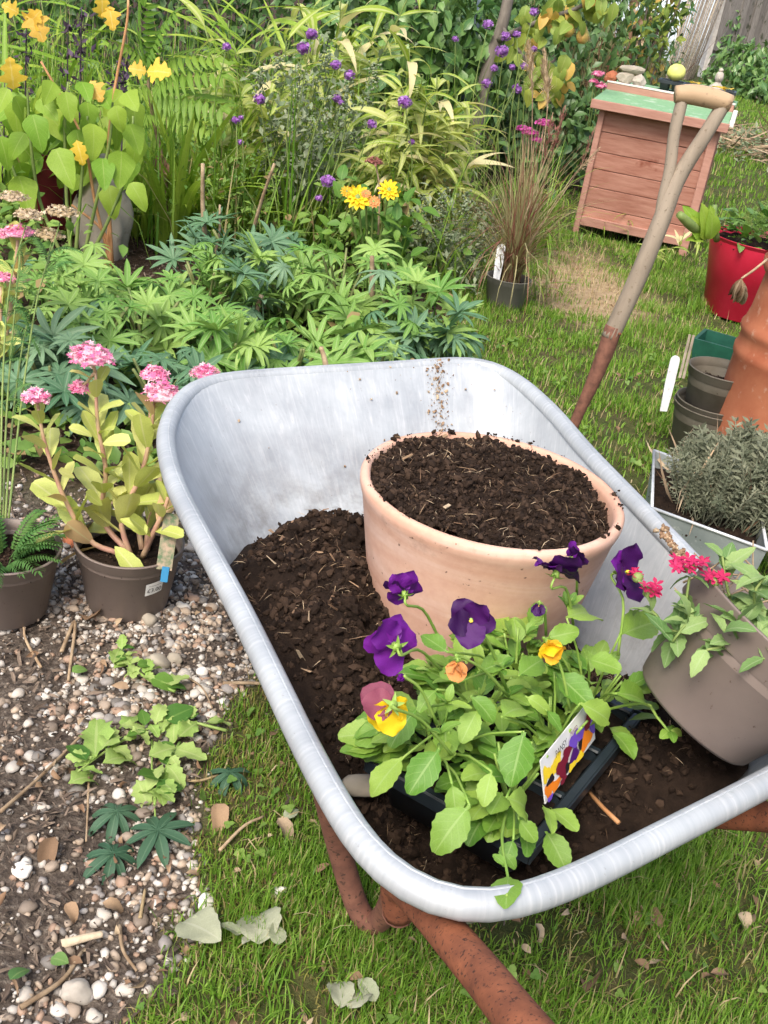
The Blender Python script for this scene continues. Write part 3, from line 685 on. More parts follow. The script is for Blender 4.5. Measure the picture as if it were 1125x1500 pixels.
build('hair_knot', xf(ico(2,.1,(.008,.008,.007)), np.eye(3)*K, fp+np.array([0,0,.083*K])), M['figure'], fig)
build('nose', xf(ico(1,.1,(.003,.004,.006)), np.eye(3)*K, fp+np.array([-.002,-.016,.060])*K), M['figure'], fig)
for k,(a,s,dz,m_,lb) in enumerate(((896,(.04,.04,.035),.02,'terra_old','reddish brick fragment at the left end of the hive roof step'),(916,(.05,.04,.04),.03,'boulder','pale rounded stone between brick fragment and dark stone on the hive'),(937,(.042,.035,.034),.025,'figure','darker grey stone right of the pale stone on the hive roof'),(924,(.07,.03,.022),.08,'boulder','flat whitish stone lying across the others on the hive roof'))):
    solo('stone', xf(ico(2,.35,s,1.5,k+3), None, deck(a,.47)+np.array([0,0,dz])), M[m_], lb, 'stone', False)

# ------------------------------------------------------------------ wheelbarrow
VV = nrm([.90,.436,0]); UU = nrm([.436,-.90,0]); PC = np.array([.10,1.30,.585]); TILT = .0
def RP(px,py,dz=0):
    d = ray(px,py); nrmv = np.array([-TILT*VV[0],-TILT*VV[1],1.0]); t = np.dot(PC+np.array([0,0,dz])-CP,nrmv)/np.dot(d,nrmv); return CP+d*t
rimpx = [(246,640),(251,610),(266,581),(293,560),(340,549),(450,541),(580,533),(670,527),(715,531),(760,553),(810,597),(860,655),(930,728),(985,785),(1060,863),(1130,937),(1190,1000),(1218,1040),(1215,1072),(1180,1100),(1125,1132),(1000,1196),(850,1271),(760,1304),(700,1313),(640,1302),(585,1272),(541,1230),(505,1177),(452,1080),(402,976),(354,878),(296,771),(259,697)]
rc = np.array([RP(*q) for q in rimpx]); ext = np.concatenate([rc[-3:],rc,rc[:4]])
cv = curve(ext, (len(ext)-1)*5+1); NR = 140; seg = cv[3*5:(3+len(rc))*5+1]
dl = np.concatenate([[0],np.cumsum(np.linalg.norm(np.diff(seg,axis=0),axis=1))]); tt = np.linspace(0,dl[-1],NR+1)[:-1]
rim = np.stack([np.interp(tt,dl,seg[:,k]) for k in range(3)],1)
for _ in range(2): rim = .5*rim+.25*(np.roll(rim,1,0)+np.roll(rim,-1,0))
ru = (rim-PC)@UU; rv = (rim-PC)@VV
def remap(a,lo,hi): return lo+(a-a.min())/(a.max()-a.min())*(hi-lo)
fu = remap(ru, ru.min()+.34, ru.max()-.17); fv = remap(rv, rv.min()+.13, rv.max()-.12)
floor = np.array([PC[0],PC[1],0])+fu[:,None]*UU+fv[:,None]*VV; floor[:,2] = .335
cen = rim.mean(0); outw = rim-cen; outw[:,2] = 0; outw /= np.linalg.norm(outw,axis=1)[:,None]
def pan(i_s): # profile rows from lip to floor
    rows = []
    for s in i_s:
        e = s; zq = s
        p = rim*(1-e)+floor*e; rows.append(p)
    return rows
srow = [0,.06,.15,.3,.45,.6,.75,.88,.95,1.0]; rows = pan(srow); rows[0] = rows[0]+np.array([0,0,.004])
V = np.concatenate(rows+[floor.mean(0)[None,:]]); F = []; nR = len(rows); lc = []
for a,s in enumerate(srow): lc.append(np.stack([np.arange(NR)/NR*9.0, np.full(NR,s), np.zeros(NR)],1))
lc = np.concatenate(lc+[np.array([[0,1,0]])])
for a in range(nR-1):
    for k in range(NR): F.append((a*NR+k,(a+1)*NR+k,(a+1)*NR+(k+1)%NR,a*NR+(k+1)%NR))
for k in range(NR): F.append(((nR-1)*NR+k, len(V)-1, (nR-1)*NR+(k+1)%NR))
barrow = thing('wheelbarrow', 'galvanised wheelbarrow with rusty tubular frame, filled with compost and pots', 'wheelbarrow', (PC[0],PC[1],0))
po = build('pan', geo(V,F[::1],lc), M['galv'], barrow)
sm = po.modifiers.new('sheet','SOLIDIFY'); sm.thickness = .002; sm.offset = 0
RT = .0140
lip = rim + outw*RT*.22 + np.array([0,0,-.010])
g = tube(lip, RT, 14, False, True); g[3][:,0] = np.repeat(np.arange(NR)/NR,14)*1.0
build('rim', g, M['galvrim'], barrow)
# frame tubes
hl0 = D(592,1292,1.02); axis = nrm(UU*1.0)
fc = floor.mean(0)
rail = curve([fc-UU*.50-VV*.04+np.array([0,0,-.17]), fc-UU*.22-VV*.10+np.array([0,0,-.05]), fc+UU*.16-VV*.14+np.array([0,0,-.03]), np.array([*(hl0+(fc-hl0)*.34)[:2],.30])], 24)
build('frame_rail', tube(rail, .0172, 12), M['rustdull'], barrow)
hL = curve([hl0+(fc-hl0)*np.array([.045,.045,0])+np.array([0,0,-.060]), hl0+np.array([0,0,-.004]), D(690,1408,.87), D(765,1500,.77), D(900,1660,.66)], 30)
build('handle', tube(hL, .0172, 14), M['rust'], barrow)
hr0 = D(1172,1206,1.18)
hR = curve([fc-UU*.50+VV*.04+np.array([0,0,-.17]), fc-UU*.22+VV*.12+np.array([0,0,-.05]), fc+UU*.02+VV*.20+np.array([0,0,-.03]), hr0-UU*.16-VV*.05+np.array([0,0,-.10]), hr0, D(1235,1300,1.05), D(1360,1420,.92)], 40)
build('handle', tube(hR, .0172, 14), M['rust'], barrow)
def leg_path(a, f, b): 
    return curve([a, a*.35+f*.65+np.array([0,0,.0]), f+nrm(a-f)*.03, f*1.0, f+nrm(b-f)*.03, b*.5+f*.5, b], 40)
ft = P(541,1352,.022)
lp = curve([D(472,1130,1.33), D(478,1165,1.40), D(495,1235,1.49), D(515,1305,1.54), D(530,1340,1.555), D(545,1352,1.55), D(562,1342,1.52), D(573,1318,1.45), D(581,1296,1.34), hl0+(fc-hl0)*np.array([.035,.035,0])+np.array([0,0,-.055])], 56)
build('leg', tube(lp, .0168, 14), M['rustdull'], barrow)
ft2 = np.array([ft[0],ft[1],0])+VV*.46; ft2[2]=.022
lp2 = lp[:-8]+VV*.43-UU*.17; lp2 = np.concatenate([lp2, [hr0*.5+lp2[-1]*.5+np.array([0,0,.03]), hr0-UU*.10+np.array([0,0,-.06])]])
build('leg', tube(lp2, .0168, 14), M['rustdull'], barrow)
wc = floor.mean(0)-UU*.52; wc[2] = .165
Wm = frame(-UU, (0,0,1)); WX = np.stack([UU,[0,0,1],VV],1)
wheel = build('wheel', xf(tube([( .125*math.cos(a), .125*math.sin(a),0) for a in np.arange(32)/32*2*math.pi], .036, 10, False, True), WX, wc), M['ink'], barrow)
build('hub', xf(cbox(.16,.16,.03,.01), WX, wc), M['rustdull'], wheel)
for s in (-1,1): build('fork_arm', tube([wc+VV*.07*s, (rail if s<0 else hR)[4]], .014, 8), M['rustdull'], barrow)

# soil specks sprayed on the far inner wall
ki = int(np.argmin(np.linalg.norm(rim-RP(632,528),axis=1))); pts = []
for k in range(330):
    sgn = rng.random()**1.4*.36; kk = ki+rng.normal(0,.55)*(1 if k<250 else 12); a_i = int(math.floor(kk)); f_ = kk-a_i
    R_ = rim[a_i%NR]*(1-f_)+rim[(a_i+1)%NR]*f_; F_ = floor[a_i%NR]*(1-f_)+floor[(a_i+1)%NR]*f_; s_ = sgn if k<250 else rng.random()*.8
    pts.append(R_*(1-s_)+F_*s_+np.array([-.002,-.004,.003]))
pts = np.array(pts); o = build('soil_specks', tile(ico(1,.8,(1,.7,.5),1.9,2), rot_rand(len(pts))*(.0009+.0038*rng.random(len(pts))**4)[:,None,None], pts, rng.random(len(pts))), M['deadleaf'], barrow, False); o['kind']='stuff'

# compost heap in the pan
hc = [(P(425,840,.49),.115,.125),(P(510,800,.49),.09,.09),(P(445,960,.48),.075,.095),(P(930,1080,.44),.055,.12),(P(500,1090,.46),.03,.06),(P(1040,1130,.44),.085,.11),(P(860,1190,.42),.02,.08)]
def hz_(XY):
    z = np.full(len(XY), .372)
    for c,h,w in hc: z = z + h*np.exp(-((XY[:,0]-c[0])**2+(XY[:,1]-c[1])**2)/(2*w*w))
    return np.minimum(z, .515) 
cxy = floor.mean(0)[:2]
bs = np.full(NR,.7)
for _ in range(6):
    b = rim*(1-bs[:,None])+floor*bs[:,None]; zz = hz_(b[:,:2]); bs = np.clip((rim[:,2]-zz)/(rim[:,2]-.335), .10, 1)
b = rim*(1-bs[:,None])+floor*bs[:,None]
b[:,:2] = cxy+(b[:,:2]-cxy)*.992
rings = np.concatenate([np.linspace(0,.9,52),[.94,.97,1.0]]); V=[]; F=[]
for r_ in rings:
    xy = cxy+(b[:,:2]-cxy)*max(r_,.004); z = hz_(xy)*(1-max(0,(r_-.8)/.2))+b[:,2]*max(0,(r_-.8)/.2) if r_>.8 else hz_(xy)
    k = 1 if r_<.97 else .35
    z = z + k*(fbm(xy,16,4,3)*.017+ np.abs(fbm(xy,60,3,8))*.009)
    V.append(np.concatenate([xy,z[:,None]],1))
for a in range(len(rings)-1):
    for k in range(NR): F.append((a*NR+k,a*NR+(k+1)%NR,(a+1)*NR+(k+1)%NR,(a+1)*NR+k))
heapV = np.concatenate(V)
heap = thing('compost_heap', 'dark crumbly compost heaped inside the wheelbarrow around the pots', 'compost', (cxy[0],cxy[1],.39))
build('soil', geo(heapV,F), M['compost'], heap)
cr = [ico(1,.9,(1,.75,.6),1.9,s) for s in range(5)]
fib = [leaf(1,.05,prof_strap,3,1,.1,c,0,0,0,c/2) for c in (.4,1.2,2.0)]
def crumbs(pts, n, lo, hi, seed=0, pw=6):
    out = []
    for k in range(5):
        idx = rng.integers(0,len(pts),n//5); s = lo+(hi-lo)*rng.random(len(idx))**pw
        out.append(tile(cr[k], rot_rand(len(idx))*s[:,None,None], pts[idx]+rng.normal(0,.003,(len(idx),3))*np.array([1,1,.4])+np.array([0,0,.001]), rng.random(len(idx))))
    return join(out)
def fibres(pts, n, lo, hi):
    out = []
    for k in range(3):
        idx = rng.integers(0,len(pts),n//3); s = rng.uniform(lo,hi,len(idx))*rng.random(len(idx))**.7
        out.append(tile(fib[k], rot_rand(len(idx),.3)*s[:,None,None], pts[idx]+np.array([0,0,.006]), rng.random(len(idx))))
    return join(out)
hp = heapV[: 53*NR]; hp = hp[rng.random(len(hp)) < np.repeat(rings[:53],NR)]
o = build('crumbs', crumbs(hp, 44000,.0008,.0085), M['crumb'], heap, False); o['kind']='stuff'
o = build('straw_bits', fibres(hp, 2200,.006,.028), M['fibre'], heap); o['kind']='stuff'
left = hp[(hp[:,0]<.02)]
for k in range(5):
    q = left[rng.integers(len(left))]; build('clod', xf(ico(4,.75,np.array([1,.85,.6])*random.uniform(.010,.020),2.6,k), rot_rand(1,.3)[0], q+np.array([0,0,.004])), M['compost'], heap)
for k in range(34):
    q = left[rng.integers(len(left))]; g = geo([(-.5,-.10,0),(.5,-.02,.10),(.38,.12,.13),(-.42,.19,.02),(-.47,-.07,.04),(.48,.0,.13),(.36,.10,.16),(-.38,.16,.06)],[(0,3,2,1),(4,5,6,7),(0,1,5,4),(1,2,6,5),(2,3,7,6),(3,0,4,7)])
    build('bark_chip', xf(g, rot_rand(1,.35)[0]*random.uniform(.010,.024), q+np.array([0,0,.007])), M['deadleaf'], heap, False)
st = P(534,880,.49); build('splinter', tube([P(531,905,.495), st, P(537,855,.51)], [.003,.0035,.002], 5), M['stick'], heap)
build('pale_stone', xf(ico(2,.25,(.024,.016,.010)), None, P(530,1150,.435)), M['boulder'], heap)
build('twig', tube([P(862,1160,.47),P(885,1185,.475),P(906,1205,.485)], .0025, 6), M['orangestem'], heap)

# terracotta pot
PX, PYY, PZ = .136,1.306,.342; PH = .308
pot = thing('terracotta_pot', 'large pale terracotta pot full of dark compost standing in the wheelbarrow', 'pot', (PX,PYY,PZ))
RTp, RBp = .1755,.118
prof = [(.001,0),(RBp-.006,0),(RBp,.006)]+[(RBp+(RTp-.006-RBp)*t, .006+(PH-.036)*t) for t in (.2,.4,.6,.8,1)]+[(RTp-.003,PH-.022),(RTp-.0005,PH-.014),(RTp,PH-.006),(RTp-.003,PH-.001),(RTp-.008,PH),(RTp-.0125,PH-.003),(RTp-.0145,PH-.012),(RTp-.0175,PH-.05),(RTp-.024,PH-.09),(.001,PH-.1)]
g = lathe(prof, 96); build('wall', g, M['terra'], pot, True, True)
XYd = []; 
for r_ in np.linspace(.004,1,46):
    a = np.arange(110)/110*6.2832; XYd.append(np.stack([r_*np.cos(a), r_*np.sin(a)],1))
XYd = np.concatenate(XYd); R1 = RTp-.0155; xy = XYd*R1; rr = np.linalg.norm(XYd,axis=1)
ang = np.arctan2(XYd[:,1],XYd[:,0])
zz = PH-.012 + .026*(1-rr**2) - .022*np.clip((rr-.80)/.2,0,1)*(.45+.75*np.cos(ang-.9)) + fbm(xy,22,4,13)*.010*(1-.6*rr**6)+np.abs(fbm(xy,60,3,5))*.007
zz = zz + .014*np.exp(-((ang-2.2)/.7)**2)*np.clip((rr-.5)*2,0,1)
V = np.concatenate([xy,zz[:,None]],1); F = [(a*110+k,a*110+(k+1)%110,(a+1)*110+(k+1)%110,(a+1)*110+k) for a in range(45) for k in range(110)]
cs = build('compost', geo(V,F), M['compost'], pot, True, True)
w = rng.random(len(V)) < rr; pv = V[w]
o = build('crumbs', crumbs(pv, 19000,.0008,.0065), M['crumb'], pot, False, True); o['kind']='stuff'
o = build('straw_bits', fibres(pv, 700,.008,.035), M['fibre'], pot, True, True); o['kind']='stuff'
edge = np.stack([(RTp-.008)*np.cos(a_:=rng.uniform(0,6.28,140)), (RTp-.008)*np.sin(a_), np.full(140,PH+.001)],1); edge = edge[(np.sin(edge[:,0]*40)+np.sin(edge[:,1]*55))>-.2]
o = build('rim_crumbs', crumbs(np.concatenate([edge]), 160,.001,.006), M['crumb'], pot, False, True); o['kind']='stuff'
for k in range(12):
    q = pv[rng.integers(len(pv))]; build('bark_chip', xf(cbox(1,.3,.12,.03), rot_rand(1,.25)[0]*random.uniform(.008,.02), q+np.array([0,0,.007])), M['fibre'], pot, False, True)

# border fork leaning behind the barrow
FD = 2.2; fb = P(760,835,0); ftp = D(1026,150,FD); fdir = nrm(ftp-fb); fl = np.linalg.norm(ftp-fb)
tool = thing('garden_fork', 'old wooden handled garden fork with rusty strapped socket leaning behind the barrow', 'garden tool', fb)
def onray(px,py):   # point of the tool's plane (through its shaft, grip running across) seen at a pixel
    n_ = nrm(np.cross(fdir, nrm(D(1062,150,FD)-D(998,140,FD)))); d = ray(px,py); return CP+d*(np.dot(fb-CP,n_)/np.dot(d,n_))
sp_ = onray(968,325); s0 = onray(905,470)
sh = curve([onray(893,495), s0, onray(938,398), sp_, onray(993,262), onray(1034,196), onray(1057,158), onray(1062,146)], 26)
build('shaft', tube(sh, [.019,.0195,.0195,.019,.0165,.0148,.0145,.013], 14), M['wood_old'], tool)
br = curve([onray(962,330), onray(970,292), onray(981,250), onray(987,200), onray(996,160), onray(1000,144)], 18)
build('yoke_arm', tube(br, [.007,.0105,.012,.012,.0125,.011], 12), M['wood_old'], tool)
gp = curve([onray(989,138), onray(1010,138), onray(1030,141), onray(1050,146), onray(1070,152)], 12)
build('grip', tube(gp, [.0165,.0195,.0205,.0195,.017], 18), M['wood_grip'], tool)
soc = curve([onray(900,478), onray(885,520), onray(865,568), onray(845,612), onray(805,715)], 14)
build('socket', tube(soc, [.0198,.0185,.015,.012,.011], 12), M['ironrust'], tool)
build('rivet', xf(ico(2,0,(.004,.004,.003)), None, onray(905,492)+np.array([0,-.018,.010])), M['rust'], tool)
hb = soc[-1]; 
build('crossbar', tube([hb-ex*.07,hb+ex*.07],.008,8), M['ironrust'], tool)
for k in range(4):
    a = hb+ex*(-.06+.04*k); build('tine', tube([a, a-fdir*.12, a-fdir*.2-np.array([0,0,.01])],[.006,.005,.002],6), M['ironrust'], tool)

# ------------------------------------------------------------------ pots
def plastic_pot(name, label, loc, rt, rb, h, mat, soil=True, Mx=None, lipd=.02, soild=.03, t=.003, group=None):
    o = thing(name, label, 'pot', loc, group)
    pr = [(.001,0),(rb-.004,0),(rb,.004),(rb+(rt-rb)*.86-.0015,h-lipd-.003),(rb+(rt-rb)*.88+.0025,h-lipd),(rt,h-.004),(rt+.0025,h-.002),(rt+.002,h),(rt-t,h),(rt-t-.001,h-lipd),(rb-t,.012),(.001,.012)]
    g = lathe(pr, 56)
    if Mx is not None: g = xf(g, Mx)
    build('shell', g, M[mat], o, True, True)
    if soil:
        a = np.arange(40)/40*6.2832; rs = rt-t-(rt-rb)*soild/h-.001; xy = np.concatenate([np.stack([k*rs*np.cos(a),k*rs*np.sin(a)],1) for k in np.linspace(.02,1,14)])
        z = h-soild+fbm(xy,30,3,int(loc[0]*100)%50)*.006
        g = geo(np.concatenate([xy,z[:,None]],1), [(i_*40+k,i_*40+(k+1)%40,(i_+1)*40+(k+1)%40,(i_+1)*40+k) for i_ in range(13) for k in range(40)])
        cg = crumbs(g[0], 500,.0015,.005)
        if Mx is not None: g = xf(g,Mx); cg = xf(cg,Mx)
        build('soil', g, M['compost'], o, True, True); q = build('crumbs', cg, M['crumb'], o, False, True); q['kind']='stuff'
    return o
_c = P(190,793,.147); SPX = (_c[0],_c[1],.006)
spot = plastic_pot('plastic_pot','brown plastic pot with a white price sticker on the gravel', SPX, .105,.080,.143,'brownpot')
plastic_pot('plastic_pot','brown plastic pot cut by the left edge, holding feathery leaves', (P(6,800,.147)[0],P(6,800,.147)[1],.006), .105,.080,.143,'brownpot')
# price sticker
def sticker(px,py,w,h,parent,mat,name):
    c = np.array(SPX); d = ray(px,py)
    best = None
    for t in np.linspace(1.5,3.0,1500):   # first meeting with the cone
        q = CP+d*t; zl = q[2]-c[2]
        if 0<zl<.143 and np.hypot(q[0]-c[0],q[1]-c[1]) < .080+(.105-.080)*zl/.143: best = q; break
    a = math.atan2(best[1]-c[1], best[0]-c[0]); return best, a
q_, a_ = sticker(226,861,.03,.02,spot,'white','price_sticker')
rad_ = .0885; zl0 = q_[2]-SPX[2]
def cone_pt(da, zl, off): 
    r_ = .080+(.0215-.0015)*(zl-.004)/(.143-.027)+off; return np.array([SPX[0]+r_*math.cos(a_+da), SPX[1]+r_*math.sin(a_+da), SPX[2]+zl])
sw, shh = .20,.0145; pts=[]; F=[]
for j in range(2):
    for k in range(9): pts.append(cone_pt(-sw+2*sw*k/8, zl0-shh+2*shh*j+.004*(k/8-.5), .0012))
F=[(k,k+1,k+10,k+9) for k in range(8)]
stk = build('price_sticker', geo(pts,F), M['white'], spot, False)
def lettering(txt, size, mat, xmap, parent, name='lettering'):
    cu = bpy.data.curves.new(name,'FONT'); cu.body = txt; cu.size = size; cu.align_x='CENTER'; cu.align_y='CENTER'
    to = bpy.data.objects.new(name+'_src', cu); C.objects.link(to); dg = bpy.context.evaluated_depsgraph_get(); me = bpy.data.meshes.new_from_object(to.evaluated_get(dg))
    bpy.data.objects.remove(to); off = np.array(WORLD.get(parent.name,(0,0,0)))
    for v in me.vertices: v.co = Vector(xmap(v.co.x, v.co.y)-off)
    me.materials.clear(); me.materials.append(mat); return obj(name, me, parent)
WORLD[stk.name] = SPX
lettering('£3.00', .0135, M['ink'], lambda x,y: cone_pt(x/.09, zl0-.004+y, .0022), stk)
lettering('~~~~~', .009, M['ink'], lambda x,y: cone_pt(x/.09, zl0+.0075+y, .0022), stk)
# grey pot with marker; nest of olive pots; red pot; chimney pot; zinc trough; green trough
GP = np.array([.352,4.485,.006])
plastic_pot('plastic_pot','grey plastic pot holding the tuft of ornamental grass', GP, .092,.075,.128,'greypot')
solo('plant_marker', xf(plate(.034,.15,.004), frame((.1,-1,.25)), GP+np.array([-.055,-.03,.185])), M['whitepl'], 'white plastic plant marker stuck in the grey pot', 'plant marker', False)
SK = np.array([.925,3.14,.006])
plastic_pot('plastic_pot','dusty olive plastic pot, outermost of the nested stack', SK, .116,.088,.18,'olivepot', False)
plastic_pot('plastic_pot','thin olive pot rim nested just above the outermost pot', SK+np.array([0,0,.014]), .112,.0835,.18,'olivepot', False)
plastic_pot('plastic_pot','olive plastic pot with dry soil, topmost of the nested stack', SK+np.array([.004,.002,.115]), .107,.0785,.18,'olivepot', True, None, .025, .05)
solo('plant_marker', xf(plate(.030,.17,.003), frame((.3,-1,.1)), PY(981,562,3.10)), M['whitepl'], 'rounded white plastic marker beside the nested olive pots', 'plant marker', False)
t_ = thing('plant_marker','two thin wooden sticks stuck in the topmost olive pot','plant marker', PY(1003,545,3.10))
for dx in (0,.011): build('stick', xf(cbox(.008,.003,.13,.0008), frame((.2,-1,.1)), PY(1003,522,3.10)+np.array([dx,0,-.006*dx])), M['cane'], t_, False)
RB = np.array([1.475,5.02,.006])
redpot = plastic_pot('red_pot','bright red plastic tub planted with succulents by the lawn', RB, .235,.175,.345,'red')
CH = np.array([1.128,3.08,.004]); 
chim = thing('chimney_pot','old red terracotta chimney pot tapering upwards at the right edge','chimney pot', CH)
pr = [(.150,0),(.178,0),(.178,.01),(.168,.06),(.158,.10),(.143,.19),(.130,.27),(.127,.285),(.130,.292),(.127,.30),(.124,.305),(.127,.312),(.123,.32),(.112,.39),(.110,.395),(.115,.41),(.115,.425),(.109,.432),(.106,.45),(.116,.465),(.120,.49),(.114,.505),(.098,.505),(.095,.45),(.12,.25),(.15,.01)]
pr = [(.19,0),(.215,0),(.214,.02),(.207,.2),(.203,.36),(.208,.37),(.208,.39),(.202,.40),(.201,.43),(.207,.44),(.207,.455),(.200,.465),(.192,.50),(.186,.56),(.182,.60),(.19,.61),(.198,.625),(.198,.645),(.188,.655),(.186,.68),(.196,.69),(.198,.72),(.186,.735),(.165,.735),(.165,.6),(.18,.3),(.19,.01)]; build('body', lathe(pr, 64, True), M['terra_old'], chim, True, True)
zA, zB, zC = P(958,660,.2), P(955,744,.2), P(1124,806,.2); zDd = zA+(zC-zB)
zcen = (zA+zC)/2; trough = thing('zinc_trough','dull zinc trough planter beside the barrow, holding grey thyme','planter', (zcen[0],zcen[1],0))
cor = [zA,zB,zC,zDd]; bot = [np.array([*(zcen+(c-zcen)*.86)[:2],.004]) for c in cor]; inn = [np.array([*(zcen+(c-zcen)*.975)[:2],.2]) for c in cor]; inb = [np.array([*(zcen+(c-zcen)*.93)[:2],.10]) for c in cor]
build('body', geo(cor+bot+inn+inb, [(k,4+k,4+(k+1)%4,(k+1)%4) for k in range(4)]+[(8+k,8+(k+1)%4,12+(k+1)%4,12+k) for k in range(4)]+[(4,7,6,5)]), M['zinc'], trough, False)
build('rolled_edge', join([tube([cor[k],cor[(k+1)%4]],.004,8) for k in range(4)]), M['zincedge'], trough)
g_,q_f = grid(0,1,0,1,20,20); V = [inb[0]*(1-a)*(1-b_)+inb[1]*(1-a)*b_+inb[2]*a*b_+inb[3]*a*(1-b_) for a,b_ in g_]; V = np.array(V); V[:,2] = .165+fbm(V[:,:2],25,3,2)*.008; V[:,:2] = zcen[:2]+(V[:,:2]-zcen[:2])*1.035
build('soil', geo(V,q_f.tolist()), M['compost'], trough)
q = build('crumbs', crumbs(V,700,.0015,.006), M['crumb'], trough, False); q['kind']='stuff'
gt = P(1062,515,.13); tg = thing('green_trough','dark green plastic trough half hidden behind the chimney pot','planter',(gt[0]+.08,gt[1]+.12,0))
bx0 = cbox(.26,.15,.11,.01); bm_ = geo([(-.13,-.075,.11),(.13,-.075,.11),(.13,.075,.11),(-.13,.075,.11),(-.12,-.065,.11),(.12,-.065,.11),(.12,.065,.11),(-.12,.065,.11),(-.11,-.06,.01),(.11,-.06,.01),(.11,.06,.01),(-.11,.06,.01),(-.115,-.065,.004),(.115,-.065,.004),(.115,.065,.004),(-.115,.065,.004)],
    [(k,(k+1)%4,4+(k+1)%4,4+k) for k in range(4)]+[(4+k,4+(k+1)%4,8+(k+1)%4,8+k) for k in range(4)]+[(8,9,10,11)]+[(k,12+k,12+(k+1)%4,(k+1)%4) for k in range(4)]+[(15,14,13,12)])
build('shell', xf(bm_, frame((.45,1,0))*1.2, (gt[0]+.08,gt[1]+.12,0)), M['greenpl'], tg, False)
# leaning brown pot in the barrow
bax = nrm([.484,.12,.867]); bM = np.stack([nrm(np.cross((0,1,0),bax)), np.cross(bax,nrm(np.cross((0,1,0),bax))), bax],1)
BP = D(1014,1048,1.21)
bpot = plastic_pot('plastic_pot','brown plastic pot tipped against the right side of the barrow', BP, .104,.075,.135,'brownpot', True, bM, .036)
# maroon pot and boulder in the left bed
MP = P(62,345,0); plastic_pot('maroon_pot','maroon plastic pot behind the golden leaved plant', MP+np.array([0,.15,.004]), .19,.15,.33,'maroon')
bo = P(150,378,0); solo('boulder', xf(ico(4,.3,(.12,.10,.22),1.3,5), frame((.2,1,0)), bo+np.array([-.02,.06,.12])), M['boulder'], 'pale upright boulder behind the stems in the left bed', 'boulder')

# ------------------------------------------------------------------ leaf meshes shared by alike leaves
def variants(name, f, mat, n=4): return [to_mesh(name, f(k), mat) for k in range(n)]
rr_ = random.Random(11)
LF = {}
LF['pansy'] = variants('leaf', lambda k: leaf(1,.62,prof_pansy,13,2,.10+.08*k,[.5,.9,.2,.7][k],[0,.2,-.2,.1][k],.09,.045,.15,k), M['pansy'])
LF['pansy_s'] = variants('leaf', lambda k: leaf(1,.45,prof_pansy,9,1,.25,[.5,1.0,.2][k],0,.09,.02,.15,k), M['pansy'], 3)
LF['sedum'] = variants('leaf', lambda k: leaf(1,.60,prof_obov,9,2,.30,[-.2,.3,.6,.1][k],0,.06,.015,.1,k), M['sedum'])
LF['salvia'] = variants('leaf', lambda k: leaf(1,.70,prof_heart,10,2,.16,[.4,.7,.2,.9][k],[0,.25,-.3,.1][k],.03,.03,.1,k), M['salvia'])
LF['strap'] = variants('leaf', lambda k: leaf(1,.15,prof_lance,8,1,.3,[.5,1.1,1.7,.9,2.2][k],[0,.4,-.5,.8,-.2][k],0,0,.4,k), M['bamboo'], 5)
LF['croc'] = variants('leaf', lambda k: leaf(1,.05,prof_strap,8,1,.4,[.3,.8,1.3,.5][k],[0,.5,-.4,1][k],0,0,.1,k), M['crocosmia'])
def lup(k, mat): 
    return join([palmate(10+k%3, 1, .175, [.5,.9,.3,.7,1.2][k%5], [.35,.15,.5,.2,.05][k%5], k, 320), tube(curve([(0,0,0),(0,-.25,-.5),(0,-.5,-1.6)],6), [.022,.03], 4)])
LF['lupin'] = variants('leaf', lambda k: lup(k,0), M['lupin'], 6)
LF['lupin_blue'] = variants('leaf', lambda k: lup(k+3,0), M['lupin_blue'], 5)
LF['darkcut'] = variants('leaf', lambda k: palmate(8, 1, .26, [.9,.5,1.3][k], .05, k, 310), M['darkcut'], 3)
LF['fern'] = variants('leaf', lambda k: pinnate(11,1,.30,.075,[.9,1.2,.6][k],k), M['fern'], 3)
LF['oak'] = variants('leaf', lambda k: oakleaf(1,k), M['oak'], 3)
LF['dahlia'] = variants('leaf', lambda k: leaf(1,.6,prof_oval,7,1,.25,[.5,.9,.2][k],0,.06,.02,.1,k), M['dahlia'], 3)
LF['pear'] = variants('leaf', lambda k: leaf(1,.55,prof_oval,6,1,.3,[.5,.9,1.3][k],[0,.4,-.4][k],0,.02,.1,k), M['pear'], 3)
LF['broad'] = variants('leaf', lambda k: leaf(1,.55,prof_oval,6,1,.25,[.4,.8][k],0,0,.01,.1,k), M['camellia'], 2)
LF['dead'] = variants('leaf', lambda k: leaf(1,.5,prof_oval,7,2,.5,[1.2,2.0,.5,2.6][k],[.8,-.9,.4,1.2][k],.05,.06,.2,k), M['deadleaf'])
LF['pale'] = variants('leaf', lambda k: leaf(1,.6,prof_oval,13,3,.30,[.9,1.5,.5][k],[.4,.7,-.6][k],.08,.05,.35,k), M['paleleaf'], 3)
LF['cut'] = variants('leaf', lambda k: leaf(1,.55,prof_pansy,9,2,.3,[.8,1.4,.3][k],[.3,-.4,.6][k],.3,.09,.1,k), M['cutgreen'], 3)
LF['verb'] = variants('leaf', lambda k: leaf(1,.5,prof_oval,9,1,.3,[.6,1.0,.2][k],0,.14,.03,.1,k), M['verb'], 3)
def vcam(p): return nrm(CP-np.asarray(p))
def jit(a): return np.array([random.uniform(-a,a) for _ in range(3)])
def span(parent, key, b, t, up=None, wide=1., name='leaf'):
    b = np.asarray(b); t = np.asarray(t); me = random.choice(LF[key]) if isinstance(key,str) else key
    return put(me, name, parent, b, t-b, vcam(b)*.6+np.array([0,0,.8])+jit(.25) if up is None else up, np.linalg.norm(t-b), wide)
def stem(parent, pts, r, mat, n=8, name='stem', seg=10): return build(name, tube(curve(pts, seg), r, n), mat, parent)

